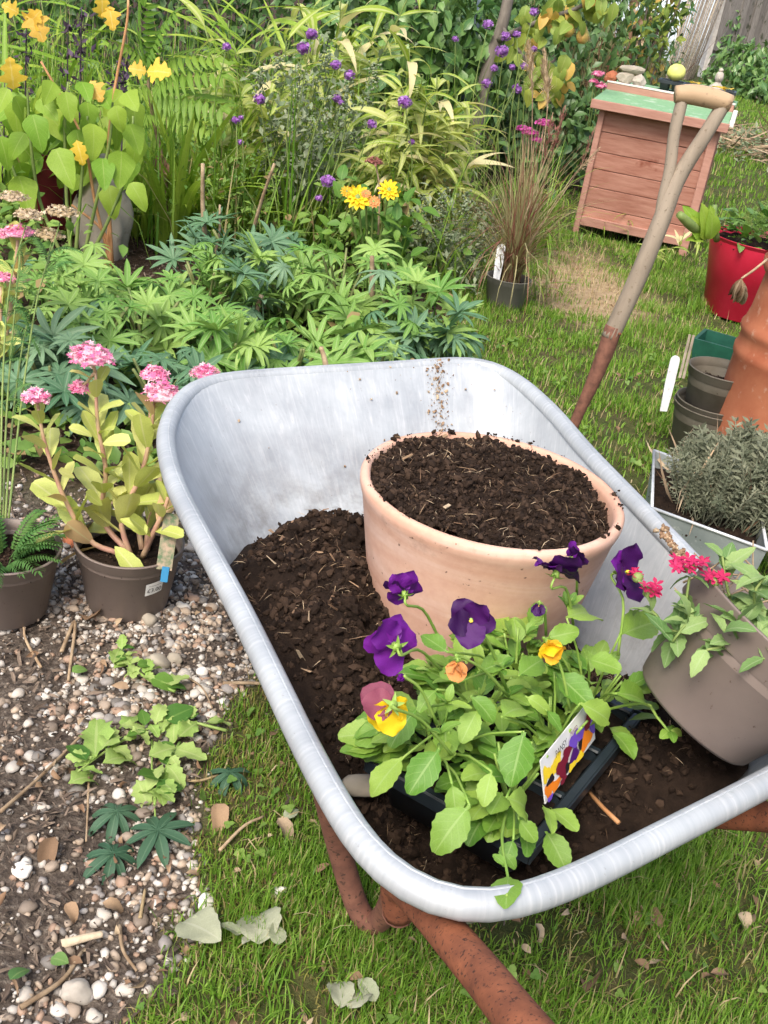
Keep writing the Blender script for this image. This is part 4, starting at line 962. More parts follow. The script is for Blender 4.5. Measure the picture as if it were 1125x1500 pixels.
# ------------------------------------------------------------------ pansies in their tray
TZ = .50
ta, tb = P(935,1045,TZ), P(775,1240,TZ); tu = nrm(ta-tb); tv = np.array([-tu[1],tu[0],0]); TL_ = np.linalg.norm(ta-tb); TW = .185
tcn = (ta+tb)/2+tv*TW/2; TH = .062
TM = np.stack([tu,tv,[0,0,1]],1)
tray = seed_tray(tcn-np.array([0,0,TH]), TL_, TW, 3, 2, 'black plastic six cell tray holding the pansies in the barrow', 'plant_tray', TH, 0, TM)
def cellc(i,j): return tcn+tu*(-TL_/2+TL_*(i+.5)/3)+tv*(-TW/2+TW*(j+.5)/2)
for i in range(3):
    for j in range(2):
        c = cellc(i,j); a,b_ = TL_/3-.02, TW/2-.02; g_,q_f = grid(-.5,.5,-.5,.5,9,9)
        V = np.array([c+tu*x*a+tv*y*b_ for x,y in g_]); V[:,2] = TZ-.012+fbm(V[:,:2],60,3,4)*.004
        o = build('soil', geo(V,q_f.tolist()), M['compost'], tray)
pwhere = ['front right','front left','middle right','middle left','far right','far left']
plab = {(0,0):'pansy plant at the near right corner of the tray, trailing a leaf over the rim',(0,1):'pansy plant with large scalloped leaves at the near left of the tray',
        (1,0):'pansy plant behind the printed label card, carrying the yellow bud',(1,1):'pansy plant with the yellow and mauve flower at the left of the tray',
        (2,0):'pansy plant at the far right of the tray with a tall deep purple flower',(2,1):'pansy plant at the far left of the tray with dark purple flowers by the pot'}
PAN = {}
for (i,j),lb in plab.items():
    c = cellc(i,j)+np.array([0,0,-.008]); PAN[i,j] = thing('pansy', lb, 'pansy', c, 'pansies in the black tray')
    t = PAN[i,j]; n = 60
    for k in range(n):
        a = random.random()*6.283; el = random.uniform(.0,1.0); R_ = random.uniform(.012,.05); hh = random.uniform(.01,.075)*(1-.3*R_/.05)
        b = c+np.array([math.cos(a)*R_, math.sin(a)*R_, hh]); y = np.array([math.cos(a)*math.cos(el), math.sin(a)*math.cos(el), math.sin(el)*.7-.05])+jit(.25)
        if j == 0 and i < 2 and np.dot(y,-tv) > .05: continue
        put(random.choice(LF['pansy' if k%3 else 'pansy_s']), 'leaf', t, b, y, np.array([0,0,1])+jit(.3), random.uniform(.022,.043), random.uniform(.85,1.1))
    if j == 1 or i == 0:      # leaves hanging out over the tray's edge
        for k in range(17):
            o_ = nrm(tv*(1 if j == 1 else -.1)+(-tu if i == 0 else (tu*.3 if i == 2 else tu*0))*random.uniform(.3,1.2)+jit(.35)*np.array([1,1,0])); b = c+o_*random.uniform(.022,.062)+np.array([0,0,random.uniform(.018,.055)])
            put(random.choice(LF['pansy']), 'leaf', t, b, o_+np.array([0,0,random.uniform(-.35,.2)]), np.array([0,0,1])+jit(.35), random.uniform(.032,.050), random.uniform(.9,1.1))
    for k in range(7):
        a = random.random()*6.283; R_ = .028; stem(t, [c, c+np.array([math.cos(a)*R_*.5,math.sin(a)*R_*.5,.03]), c+np.array([math.cos(a)*R_,math.sin(a)*R_,.065])], [.0022,.0013], M['pansy_stem'], 6, seg=6)
# the leaves one can recognise, base and tip
heroes = [((0,1),(768,1072,.600),(748,1158,.560),1.15),((0,1),(643,1098,.585),(590,1172,.555),1.0),((1,1),(590,1110,.57),(532,1172,.545),1.05),((0,1),(662,1148,.58),(668,1205,.55),1.1),
 ((0,1),(688,1180,.575),(622,1258,.545),1.05),((0,0),(742,1168,.575),(800,1190,.545),1.1),((1,0),(812,985,.60),(868,1040,.575),1.05),((2,0),(903,1016,.585),(966,1024,.565),1.1),
 ((2,0),(908,930,.625),(964,912,.62),1.0),((2,0),(830,905,.625),(888,882,.62),1.0),((2,1),(655,955,.61),(612,928,.61),1.1),((1,0),(735,1050,.60),(790,1015,.60),1.1),((1,1),(700,1040,.60),(672,1090,.585),1.0),
 ((1,1),(690,1020,.605),(735,1062,.59),1.1),((2,1),(700,985,.60),(760,965,.61),1.0),((2,0),(860,965,.605),(912,985,.60),1.3),((1,0),(800,1040,.59),(826,1072,.575),.9),((0,0),(752,1230,.54),(735,1275,.525),1.1),
 ((0,0),(760,1200,.55),(785,1235,.53),1.1),((1,1),(610,1040,.58),(560,1095,.56),1.0),((0,1),(720,1130,.585),(705,1190,.56),1.0),((1,0),(850,1030,.585),(905,1058,.565),1.0),((2,1),(760,990,.60),(800,960,.605),1.0),
 ((1,1),(640,1010,.60),(605,1040,.59),1.0),((2,0),(800,935,.615),(850,925,.62),1.0),((1,0),(770,1020,.60),(815,1045,.59),.9),((2,1),(670,1000,.60),(640,970,.60),.9)]
for ij,b,t_,w in heroes:
    B, T_ = P(*b), P(*t_); T_ = B+(T_-B)*(.86 if b[0]<760 else .95); o = span(PAN[ij],'pansy',B,T_,vcam(B)*.6+np.array([0,0,.7])+jit(.45),w*.92)
    c = cellc(*ij); stem(PAN[ij],[c+np.array([0,0,-.005]),(c+B)/2+np.array([0,0,.012]),B],[.0018,.0012],M['pansy_stem'],6,'leaf_stalk',6)
stem(PAN[0,0],[cellc(0,0),P(735,1225,.56),P(745,1290,.575),P(742,1312,.59)],[.0018,.001],M['pansy_stem'],6)
for b,t_ in (((738,1250,.565),(760,1272,.56)),((742,1268,.57),(722,1252,.57)),((745,1285,.58),(740,1322,.595))): span(PAN[0,0],'pansy_s',P(*b),P(*t_),None,1.2)
# trailing shoot on the right
sh_ = [cellc(2,0),P(940,1030,.57),P(962,1050,.56),P(980,1072,.55)]; stem(PAN[2,0],sh_,[.0018,.0014],M['pansy_stem'],6)
for dx,dy in ((22,4),(-14,10),(6,16),(16,-8),(-8,-10)): span(PAN[2,0],'pansy_s',P(982,1070,.55),P(982+dx,1070+dy,.55),None,1.3)
def petal(k, W=1.0, L=1.0, wave=.085): return leaf(L,W,lambda t:(math.sin(math.pi*min(1,(t*.93+.05))**.8)**.55),7,3,.10,[-.3,.4,.8,.1][k%4],0,.05,wave,.15,k)
PET = {m:[to_mesh('petal', petal(k,1.05), M[m]) for k in range(4)] for m in ('purple','deep','mauve','yellow','orange','wither','crimson')}
def pansy_flower(par, root, c, face, up, s, mats, droop=.3, stalk=True, angs=(35,-35,100,-100,180), sc_=(1,1,.95,.95,1.1), bend=None):
    c = np.asarray(c); face = nrm(face); x = nrm(np.cross(up, face)); u = np.cross(face, x)
    sep = [xf(leaf(s*.26,s*.11,prof_lance,4,1,.3,.3), frame(x*math.sin(rad(a))+u*math.cos(rad(a))-face*.25, -face), c-face*s*.08) for a in (0,72,144,216,288)]
    fl = build('flower', join(sep+[tube([c-face*s*.12, c+face*s*.05],[s*.10,s*.06],8)]), M['pansy_stem'], par)
    for a, k, q in zip(angs, mats, sc_):
        d = x*math.sin(rad(a))+u*math.cos(rad(a))+face*droop
        put(random.choice(PET[k]), 'petal', fl, c+face*s*(.02+.02*random.random()), d, face+d*.1+jit(.15), s*.62*q, 1.05)
    e = build('eye', xf(ico(1,.1,(s*.05,s*.05,s*.04)), None, c+face*s*.10), M['eye'], fl)
    if stalk:
        pts = [root, (np.asarray(root)*.45+c*.55)+np.array([0,0,.01]) if bend is None else bend, c-face*s*.3+np.array([0,0,-.004]), c-face*s*.10]
        stem(par, pts, [.0018,.0013], M['pansy_stem'], 6, 'flower_stalk', 12)
    return fl
cz = lambda px,py: vcam(P(px,py,.65))
pansy_flower(PAN[2,1], P(650,950,.57), P(592,868,.665), (-.35,.75,.35), (0,0,1), .039, ('purple','purple','deep','purple','purple'), .35)
pansy_flower(PAN[2,1], P(650,985,.57), P(578,945,.650), (-.50,.85,-.15), (0,0,1), .051, ('purple',)*5, .25)
pansy_flower(PAN[2,1], P(742,1010,.56), P(690,908,.672), (-.05,-.9,.25), (-.2,0,1), .043, ('deep',)*5, .18)
pansy_flower(PAN[1,1], P(665,1110,.55), P(574,1032,.640), (-.25,.75,-.55), (.1,.3,1), .045, ('mauve','mauve','yellow','yellow','yellow'), .35, True, (75,100,170,-160,-125), (1.1,1.0,1.15,1.1,1.0))
pansy_flower(PAN[2,0], P(840,915,.60), P(815,838,.690), (.15,.55,.75), (-.2,.8,0), .050, ('deep','purple','deep','purple','deep'), .15)
pansy_flower(PAN[2,0], P(845,870,.62), P(838,818,.700), (.5,.6,.35), (0,0,1), .030, ('purple','deep','purple','deep','purple'), .4)
pansy_flower(PAN[2,0], P(905,960,.60), P(914,838,.690), (.50,-.45,.45), (-.1,.1,1), .054, ('deep','purple','purple','deep','deep'), .15, True, (20,-50,85,-100,180))
pansy_flower(PAN[1,0], P(835,1040,.57), P(803,942,.650), (.25,-.6,-.15), (0,.3,1), .034, ('orange','yellow','orange','yellow','orange'), 1.3)
pansy_flower(PAN[2,1], P(745,1020,.57), P(670,968,.650), (.1,-.3,-.9), (0,1,0), .030, ('wither',)*5, 2.0)
pansy_flower(PAN[2,0], P(800,930,.60), P(790,885,.675), (.0,-.2,-.95), (0,1,0), .020, ('deep',)*5, 2.4)
pansy_flower(PAN[1,1], P(640,1060,.57), P(592,990,.635), (-.4,.2,-.6), (0,1,0), .012, ('purple',)*5, 2.4)
for p_ in ((645,1075),(655,1030),(735,980),(770,930),(795,905),(830,890)):
    c = P(p_[0],p_[1],.60+.03*random.random()); k_ = PAN[(1,1) if p_[0]<700 else (2,0)]
    for q in range(6): put(random.choice(LF['pansy_s']),'leaf',k_,c,jit(1)+np.array([0,0,.6]),(0,0,1),random.uniform(.014,.026))
# printed label card standing in the tray
ca, cb_, cc = P(799,1178,.512), P(872,1082,.512), None
cu_ = nrm(cb_-ca); cl_ = np.linalg.norm(cb_-ca); cup = nrm(np.array([0,0,1.0])+nrm(np.cross(cu_,(0,0,1)))*-.35); cn_ = nrm(np.cross(cu_,cup))
if np.dot(cn_, vcam(ca)) < 0: cn_ = -cn_
ch_ = .05
def card_pt(x,y,o=0): return ca+cu_*x*cl_+cup*(y*ch_)+cn_*o
card = thing('label_card','printed label card with coloured pansy picture standing in the right side of the tray','plant label', ca)
cb2 = build('card', geo([card_pt(x,y,o) for o in (0,-.0012) for x,y in ((0,0),(1,0),(1,1),(0,1))],[(0,1,2,3),(7,6,5,4),(0,4,5,1),(1,5,6,2),(2,6,7,3),(3,7,4,0)]), M['white'], card, False)
cols = {'card_orange':(.80,.22,.015),'card_purple':(.16,.07,.50),'card_maroon':(.18,.01,.03),'card_yellow':(.85,.62,.03),'card_black':(.015,.01,.015),'card_violet':(.07,.01,.15),'card_pink':(.80,.35,.38)}
CM = {k:mat_mott(k.replace('_',' '), v, tuple(c*1.15 for c in v), 60, .45, 0, 0) for k,v in cols.items()}
def blob(x,y,w,h,k,o,seed,ang=0):
    r = random.Random(seed); pts = []
    for q in range(14):
        a = q/14*6.283; rr2 = 1+.22*math.sin(a*3+seed)+r.uniform(-.1,.1); X_ = min(.995,max(.005,x+w*math.cos(a)*rr2)); Y_ = min(.985,max(.015,y+h*math.sin(a)*rr2)); pts.append(card_pt(X_,Y_,o))
    q = geo(pts,[tuple(range(14))]); return build('printed_flower', q, CM[k], cb2, False)
WORLD[cb2.name] = tuple(ca)
bl = [(.08,.22,.08,.2,'card_orange'),(.2,.12,.09,.14,'card_orange'),(.06,.6,.06,.2,'card_yellow'),(.17,.5,.08,.14,'card_yellow'),(.12,.38,.07,.10,'card_black'),(.26,.62,.08,.13,'card_yellow'),(.34,.34,.11,.26,'card_maroon'),(.45,.52,.09,.16,'card_maroon'),(.42,.2,.05,.12,'card_black'),(.5,.12,.07,.12,'card_yellow'),(.56,.28,.09,.16,'card_violet'),(.66,.10,.08,.12,'card_yellow'),(.58,.62,.09,.2,'card_purple'),(.70,.58,.09,.18,'card_purple'),(.70,.34,.07,.12,'card_black'),(.80,.30,.11,.22,'card_orange'),(.86,.62,.08,.2,'card_maroon'),(.93,.45,.05,.25,'card_purple'),(.93,.82,.05,.14,'card_orange'),(.05,.06,.05,.08,'card_purple'),(.30,.08,.06,.07,'card_maroon')]
for k,(x,y,w,h,c) in enumerate(bl): blob(x,y,w,h*.9,c,.0004+.00012*k,k)
lettering('PANSY', .011, M['ink'], lambda x,y: card_pt(.30+x/cl_*.9, .84+y/ch_, .0042), cb2)
lettering('MIXED', .007, CM['card_maroon'], lambda x,y: card_pt(.55+x/cl_*.9, .88+y/ch_, .0042), cb2)
for k in range(9): build('barcode_bar', geo([card_pt(.95+.0*k,0,0)]*0+[card_pt(.905+.009*k,.72,.0044),card_pt(.905+.009*k+.004,.72,.0044),card_pt(.905+.009*k+.004,.97,.0044),card_pt(.905+.009*k,.97,.0044)],[(0,1,2,3)]), M['ink'], cb2, False)

# ------------------------------------------------------------------ crimson verbena in the tipped pot
vp = thing('verbena','trailing verbena with crimson flower heads growing from the tipped brown pot','verbena', BP+bax*.10)
mouth = BP+bax*.10
def floret(s=1.0):
    return join([xf(leaf(.5,.32,prof_obov,3,1,.1,.2), frame((math.sin(a),math.cos(a),.25))) for a in (0,1.257,2.513,3.77,5.03)])
FLm = to_mesh('floret', floret(), M['crimson'])
def verb_stem(pts, tip=True):
    stem(vp, pts, [.0022,.0014], M['greenstem'], 6, seg=10); c = curve(pts, 8)
    for q in c[2:]:
        for s_ in (-1,1): put(random.choice(LF['verb']),'leaf',vp,q,jit(1.)+np.array([s_*.7,0,.15]),np.array([0,0,1])+jit(.4),random.uniform(.022,.042))
DV = 1.2
verb_stem([mouth, D(1075,930,1.16), D(1030,925,1.14), D(985,925,1.14), D(955,895,1.15)])
verb_stem([mouth, D(1030,920,1.15), D(1005,900,1.14), D(1010,845,1.13)])
verb_stem([mouth, D(1080,905,1.15), D(1065,860,1.15), D(1058,815,1.15)])
verb_stem([mouth, D(1110,925,1.15), D(1075,940,1.13), D(1050,950,1.12)])
verb_stem([mouth, D(1120,900,1.15), D(1090,880,1.15), D(1070,890,1.14)])
verb_stem([mouth, D(1140,930,1.13), D(1120,945,1.11), D(1100,930,1.10)])
verb_stem([mouth, D(1150,950,1.13), D(1135,960,1.1), D(1118,965,1.08)])
verb_stem([mouth, D(1085,925,1.13), D(1060,945,1.10), D(1035,952,1.09)])
verb_stem([mouth, D(1100,925,1.14), D(1085,910,1.10), D(1060,925,1.09)])
verb_stem([mouth, D(1040,905,1.15), D(1010,910,1.12), D(985,940,1.12)])
verb_stem([mouth, D(1110,910,1.14), D(1105,870,1.12), D(1120,845,1.12)])
for (cx,cy,dd,n,sp) in ((1012,826,1.12,16,24),(950,862,1.15,9,16),(1048,845,1.13,7,14),(934,840,1.17,4,8)):
    hd_ = build('flower_head', xf(ico(2,.2,(.006,.006,.006)), None, D(cx,cy+6,dd)), M['greenstem'], vp)
    for k in range(n):
        q = D(cx+random.uniform(-sp,sp), cy+random.uniform(-sp*.45,sp*.45), dd+random.uniform(-.01,.01)); z_ = nrm(vcam(q)*.4+np.array([0,0,1])+jit(.5))
        put(FLm,'floret',hd_,q,np.cross(z_,(1,.2,0)),z_,random.uniform(.014,.020))
# dried stalks across the back of the pot
for k in range(16):
    a = D(1000+random.uniform(0,125), 840+random.uniform(0,50), 1.18+random.uniform(0,.08)); b = a+np.array([random.uniform(-.06,.06),random.uniform(-.02,.05),random.uniform(-.03,.05)])
    stem(vp,[a,(a+b)/2+jit(.01),b],[.0014,.0008],M['stick'],5,'dry_stalk',5)
stem(vp,[mouth,D(1060,880,1.22),D(1010,830,1.22),D(968,775,1.22)],[.0016,.001],M['stick'],5,'dry_stalk')
o = build('dry_seedheads', tile(ico(1,.7,(.0028,.0022,.0035)), rot_rand(60), np.array([D(966+46*t+random.uniform(-7,7),772+60*t+random.uniform(-7,7),1.22) for t in np.linspace(0,1,60)]), rng.random(60)), M['deadleaf'], vp); o['kind']='stuff'

# ------------------------------------------------------------------ potted sedum with pink heads
def flat_head(par, c, rx, ry, rz, n, mat, fl, name='flower_head'):
    a = rng.random(n)*6.283; q = np.sqrt(rng.random(n)); p = np.stack([q*np.cos(a)*rx, q*np.sin(a)*ry, rz*(1-q**2)*1.0+rng.normal(0,rz*.12,n)],1)
    ys = np.stack([np.cos(a)*.5,np.sin(a)*.5,rng.normal(0,.3,n)],1)+rng.normal(0,.3,(n,3)); ups = p/np.array([rx,ry,rz])*.7+np.array([0,0,1.])
    s = rng.uniform(.7,1.2,n)*fl
    core = xf(ico(2,.25,(rx*.8,ry*.8,rz*.5)), None, (0,0,.1*rz))
    core = xf(core, None, c, .45)
    o = build(name, join([core, tile(floret(), frames(ys,ups)*s[:,None,None], p+np.asarray(c), rng.random(n))]), mat, par); o['kind']='stuff'; return o
sc0 = np.array(SPX)+np.array([0,0,.11])
sed = thing('sedum','tall sedum with pale yellow leaves and five pink flower heads in the stickered pot','sedum', sc0)
def sed_stem(pts, heads, n, lo=.16, ls=.088):
    stem(sed, pts, [.0062,.0028], M['sedum_stem'], 8, seg=16); c = curve(pts, 40)
    for k in range(n):
        t = lo+(1-lo)*k/n; q = c[int(t*39)]; tg_ = nrm(c[min(39,int(t*39)+1)]-c[max(0,int(t*39)-1)]); a = k*2.4+random.uniform(-.4,.4)
        x = nrm(np.cross(tg_,(0,1,.1))); y = np.cross(tg_,x); d = x*math.cos(a)+y*math.sin(a)+tg_*random.uniform(.7,1.3)
        put(random.choice(LF['sedum']),'leaf',sed,q,d,tg_+jit(.2),ls*random.uniform(.8,1.25)*(1.15-.55*t),1.05)
    for (cx,cy,Y,rx) in heads:
        h = PY(cx,cy+14,Y); stem(sed,[c[-1],(c[-1]+h)/2,h],[.0035,.002],M['sedum_stem'],6,seg=5)
        flat_head(sed,h,rx,rx*.85,rx*.62,int(150*rx/.035),M['pink'],.012)
PB = np.array(SPX)+np.array([0,0,.115])
sed_stem([PB+np.array([.0,0,0]), PY(150,760,1.88), PY(155,690,1.88), PY(143,620,1.88), PY(140,545,1.88)], [(133,512,1.88,.043),(118,556,1.90,.022)], 22)
sed_stem([PB+np.array([.01,-.02,0]), PY(178,760,1.84), PY(205,700,1.85), PY(220,640,1.86), PY(226,590,1.86)], [(238,566,1.86,.038)], 18)
sed_stem([PB+np.array([.02,.02,0]), PY(200,740,1.92), PY(215,660,1.93), PY(222,580,1.94)], [(227,537,1.94,.027)], 10)
sed_stem([PB+np.array([-.02,-.01,0]), PY(130,790,1.84), PY(92,725,1.83), PY(66,650,1.83), PY(56,598,1.83)], [(53,570,1.83,.026)], 16)
sed_stem([PB+np.array([.03,.02,0]), PY(220,760,1.90), PY(250,690,1.95), PY(280,600,2.0)], [(300,535,2.0,.029)], 12)
sed_stem([PB+np.array([.03,-.01,0]), PY(225,780,1.82), PY(243,740,1.82), PY(252,700,1.84)], [], 9, .3, .08)
for b,t_ in (((168,800),(205,845)),((175,760),(215,775)),((110,700),(85,690)),((150,740),(120,722)),((135,640),(105,622)),((150,650),(185,640))):
    span(sed,'sedum',PY(*b,1.82),PY(*t_,1.80),None,1.1)
tagp = thing('plant_label','plant label with faded flower picture and blue foot at the right of the sedum pot','plant label', PY(248,800,1.80))
tm_ = mat_mott('faded label picture', (.10,.16,.08), (.40,.30,.22), 90, .5, 0, 0)
tb1 = PY(240,835,1.785); tt1 = PY(252,752,1.83); tdir = tt1-tb1
build('picture', xf(cbox(.030,.0015,np.linalg.norm(tdir),.0006), np.stack([nrm(np.cross(tdir,vcam(tb1))), -nrm(np.cross(nrm(np.cross(tdir,vcam(tb1))),tdir))*-1, nrm(tdir)],1), (tb1+tt1)/2), tm_, tagp, False)
t2 = PY(243,848,1.775); build('foot', xf(cbox(.014,.0015,.030,.0006), np.stack([nrm(np.cross(tdir,vcam(tb1))), nrm(np.cross(nrm(tdir),nrm(np.cross(tdir,vcam(tb1))))), nrm(tdir)],1), (tb1+t2)/2), M['bluetag'], tagp, False)
# feathery yarrow in the left pot, its tall stems going up past the edge
yc = np.array([P(6,800,.147)[0],P(6,800,.147)[1],.12]); ya = thing('yarrow','feathery yarrow in the left edge pot with tall stems of beige seed heads','yarrow', yc)
fe = pinnate(16,1,.22,.05,1.2,3); YM = to_mesh('leaf', fe, M['yarrow'])
for k in range(34):
    a = random.random()*6.283; el = random.uniform(.35,1.25); d = np.array([math.cos(a)*math.cos(el),math.sin(a)*math.cos(el),math.sin(el)])
    put(YM,'leaf',ya,yc+d*np.array([.04,.04,0]),d,np.array([0,0,1])+jit(.2),random.uniform(.07,.13))
for pts,hd_ in (([(8,760),(18,620),(38,480),(66,400),(88,325)],(90,312,.05)),([(4,770),(10,600),(22,450),(30,360),(28,300)],(20,290,.042)),([(12,765),(30,600),(52,450),(70,380),(75,355)],(72,345,.045)),([(0,770),(4,560),(14,420),(38,330)],(42,316,.04))):
    P3 = [PY(x,y,1.95+.25*i_) for i_,(x,y) in enumerate(pts)]; stem(ya,P3,[.0026,.0016],M['greenstem'],6,seg=14)
    e = P3[-1]; h = PY(hd_[0],hd_[1],1.95+.25*(len(pts)-1)); flat_head(ya,h,hd_[2],hd_[2],hd_[2]*.35,110,M['seedhead'],.012,'seed_head')
    for k in range(7): 
        q = curve(P3,12)[3+k]; put(YM,'leaf',ya,q,jit(1)+np.array([0,0,.4]),(0,0,1),random.uniform(.05,.10))
# second, older sedum at the left edge
s2 = PY(4,560,2.75); s2[2] = 0; sd2 = thing('sedum','sedum at the left edge with yellowing leaves and small pink heads','sedum', s2)
for pts,heads in (([s2,PY(6,520,2.7),PY(20,420,2.7),PY(26,352,2.7)],[(28,342,2.7,.045),(5,345,2.72,.03)]),([s2,PY(-8,560,2.65),PY(0,480,2.65),PY(2,420,2.65)],[(4,408,2.65,.03)])):
    stem(sd2,pts,[.007,.004],M['sedum_stem'],7); c = curve(pts,30)
    for k in range(20):
        put(random.choice(LF['sedum']),'leaf',sd2,c[8+k],jit(1)+np.array([0,0,.4]),np.array([0,0,1])+jit(.3),random.uniform(.05,.085))
    for cx,cy,Y,rx in heads: flat_head(sd2,PY(cx,cy,Y),rx,rx,rx*.4,90,M['pink'],.013)

# ------------------------------------------------------------------ lupins
def lupin(i, px, py, Y, n, R_, h, key, label, s=(.085,.125)):
    c = PY(px,py,Y); c[2] = .0; t = thing('lupin', label, 'lupin', c, 'lupins behind the barrow')
    for k in range(n):
        a = random.random()*6.283; q = math.sqrt(random.random()); hh = h*(1-.45*q*q)*random.uniform(.45,1.12)
        hub = c+np.array([math.cos(a)*q*R_, math.sin(a)*q*R_, hh]); out = np.array([math.cos(a),math.sin(a),0])
        up = nrm(np.array([0,0,1.])+out*(.25+.6*q)+vcam(hub)*.35+jit(.25))
        put(random.choice(LF[key] if random.random()>.14 else LF['lupin_blue']),'leaf',t,hub,out+jit(.6),up,random.uniform(s[0]*.7,s[1]*1.1))
    for k in range(4):
        a = random.random()*6.283; stem(t,[c,c+np.array([math.cos(a)*R_*.2,math.sin(a)*R_*.2,h*.5]),c+np.array([math.cos(a)*R_*.4,math.sin(a)*R_*.4,h*.8])],[.006,.004],M['lupin_stem'],6,seg=5)
LP = [(140,560,3.05,24,.22,.27,'lupin','lupin clump just left of the rim behind the tallest pink sedum head'),
 (80,620,2.65,18,.18,.24,'lupin_blue','bluish lupin leaves low behind the leftmost pink sedum head'),
 (230,600,2.75,18,.2,.22,'lupin_blue','dark bluish lupin between the sedum and the barrow corner'),
 (215,500,3.2,30,.24,.27,'lupin','bright green lupin clump with narrow leaflets right of the yarrow stems'),
 (110,500,3.45,24,.22,.25,'lupin','leafy lupin clump at the left under the brown stems'),
 (330,540,3.0,22,.2,.26,'lupin','bright lupin clump directly behind the far left corner of the barrow'),
 (430,555,3.05,22,.2,.26,'lupin','fresh lupin clump behind the middle of the far barrow rim'),
 (530,560,3.1,20,.2,.25,'lupin','lupin clump in front of the woody stubs behind the barrow rim'),
 (345,440,3.95,26,.26,.34,'lupin_blue','big grey blue lupin below the upright dead stick'),
 (420,450,3.7,28,.22,.28,'lupin','mid green lupin clump right of the grey blue one'),
 (500,440,3.8,28,.24,.36,'lupin','tall lupin clump below the yellow dahlias'),
 (585,480,3.6,28,.22,.30,'lupin','lupin clump with wilted leaves toward the grass edge'),
 (640,520,3.5,16,.16,.22,'lupin_blue','drooping greyish lupin nearest the lawn edge'),
 (300,490,3.55,20,.2,.30,'lupin','lupin clump between the bright one and the grey blue one'),
 (20,600,2.75,14,.16,.22,'lupin_blue','shaded lupin behind the left edge pot')]
for k,a in enumerate(LP): lupin(k,*a)
# dead sticks and cut stubs in the bed
for (a,b,r_,lb) in (((302,365,4.05),(297,240,4.0),.010,'upright grey dead stick above the blue lupin'),((370,340,4.3),(402,240,4.2),.008,'slanting dead stick left of the dahlias'),((545,440,3.7),(545,375,3.7),.011,'short cut woody stub among the lupins'),((375,470,3.5),(383,432,3.5),.011,'pale cut lupin stub low in the bed'),((478,540,2.9),(470,508,2.9),.009,'forked brown twig above the barrow rim'),((312,385,4.0),(322,300,4.1),.006,'thin dry twig beside the upright dead stick')):
    A, B = PY(*a), PY(*b); solo('dead_stick', tube(curve([A,(A+B)/2+jit(.01),B],8),[r_,r_*.7],7), M['stick'], lb, 'stick')

# ------------------------------------------------------------------ shrubs and hedge closing the garden
def ell_leaves(blobs, n, key_mesh, mat, parent, size, name='foliage', kind='stuff', shell=.55):
    out = []; vol = np.array([b[1][0]*b[1][1]+b[1][1]*b[1][2]+b[1][0]*b[1][2] for b in blobs]); vol = vol/vol.sum()
    for (c,rad3),w in zip(blobs,vol):
        m = int(n*w); d = rng.normal(size=(m,3)); d /= np.linalg.norm(d,axis=1)[:,None]; d[:,1] -= .35; d /= np.linalg.norm(d,axis=1)[:,None]
        q = (shell+(1-shell)*rng.random(m)**.6)*(1+.18*fbm(d*1.0+np.array(c)*3, 2.5, 3, 7)); p = np.array(c)+d*q[:,None]*np.array(rad3)
        ok = p[:,2] > .01; p = p[ok]; d = d[ok]; m = len(p)
        ys = np.stack([d[:,0]*.5,d[:,1]*.5,-np.full(m,.35)],1)+rng.normal(0,.55,(m,3)); ups = d+np.array([0,0,.7])+rng.normal(0,.35,(m,3))
        for k,g in enumerate(key_mesh):
            s_ = slice(k,None,len(key_mesh)); out.append(tile(g, frames(ys[s_],ups[s_])*(size*rng.uniform(.65,1.3,len(p[s_])))[:,None,None], p[s_], rng.random(len(p[s_]))))
    o = build(name, join(out), mat, parent); o['kind'] = kind; return o
lf3 = [leaf(1,.55,prof_oval,3,1,.25,.5), leaf(1,.5,prof_oval,3,1,.3,1.0,.3)]
lf2 = [leaf(1,.45,prof_oval,2,1,.3,.5), leaf(1,.5,prof_oval,2,1,.2,.9)]
hb_ = thing('hedge','dark dense evergreen hedge at the very back behind the flower bed','hedge',(-1.6,8.2,0))
ell_leaves([((x,8.3+.25*math.sin(x*3),.75),(.75,.55,1.0)) for x in np.arange(-4.6,1.0,.6)], 15000, lf2, M['hedge'], hb_, .085)
for x in (-3.6,-2.1,-.6,.6): build('trunk', tube(curve([(x,8.3,0),(x+.05,8.3,.6),(x-.03,8.3,1.3)],6),[.05,.02],7), M['bark'], hb_)
def shrub(name,label,loc,blobs,n,keys,mat,size,stems=3,cat='shrub'):
    t = thing(name,label,cat,loc)
    ell_leaves(blobs,n,keys,M[mat],t,size)
    for k in range(stems):
        b = blobs[k%len(blobs)][0]; build('trunk', tube(curve([loc, np.array(loc)*.5+np.array(b)*.5+jit(.05), np.array(b)+np.array([0,0,.2])],7),[.022,.008],6), M['bark'], t)
    return t
q = PY(600,60,6.9); shrub('broadleaf_shrub','glossy broad leaved shrub behind the variegated bamboo',(q[0],7.0,0),[((q[0],7.0,.85),(.42,.35,.45)),((q[0]-.35,7.1,.7),(.35,.3,.4)),((q[0]+.3,7.1,.55),(.3,.3,.5))],1500,lf3,'camellia',.10)
q = PY(730,200,7.2); shrub('dark_shrub','dark leafy shrub at the foot of the slanting pole',(q[0],7.5,0),[((q[0]-.1,7.6,.5),(.55,.4,.55)),((q[0]+.35,7.7,.35),(.4,.4,.42))],2200,lf3,'hedge',.08)
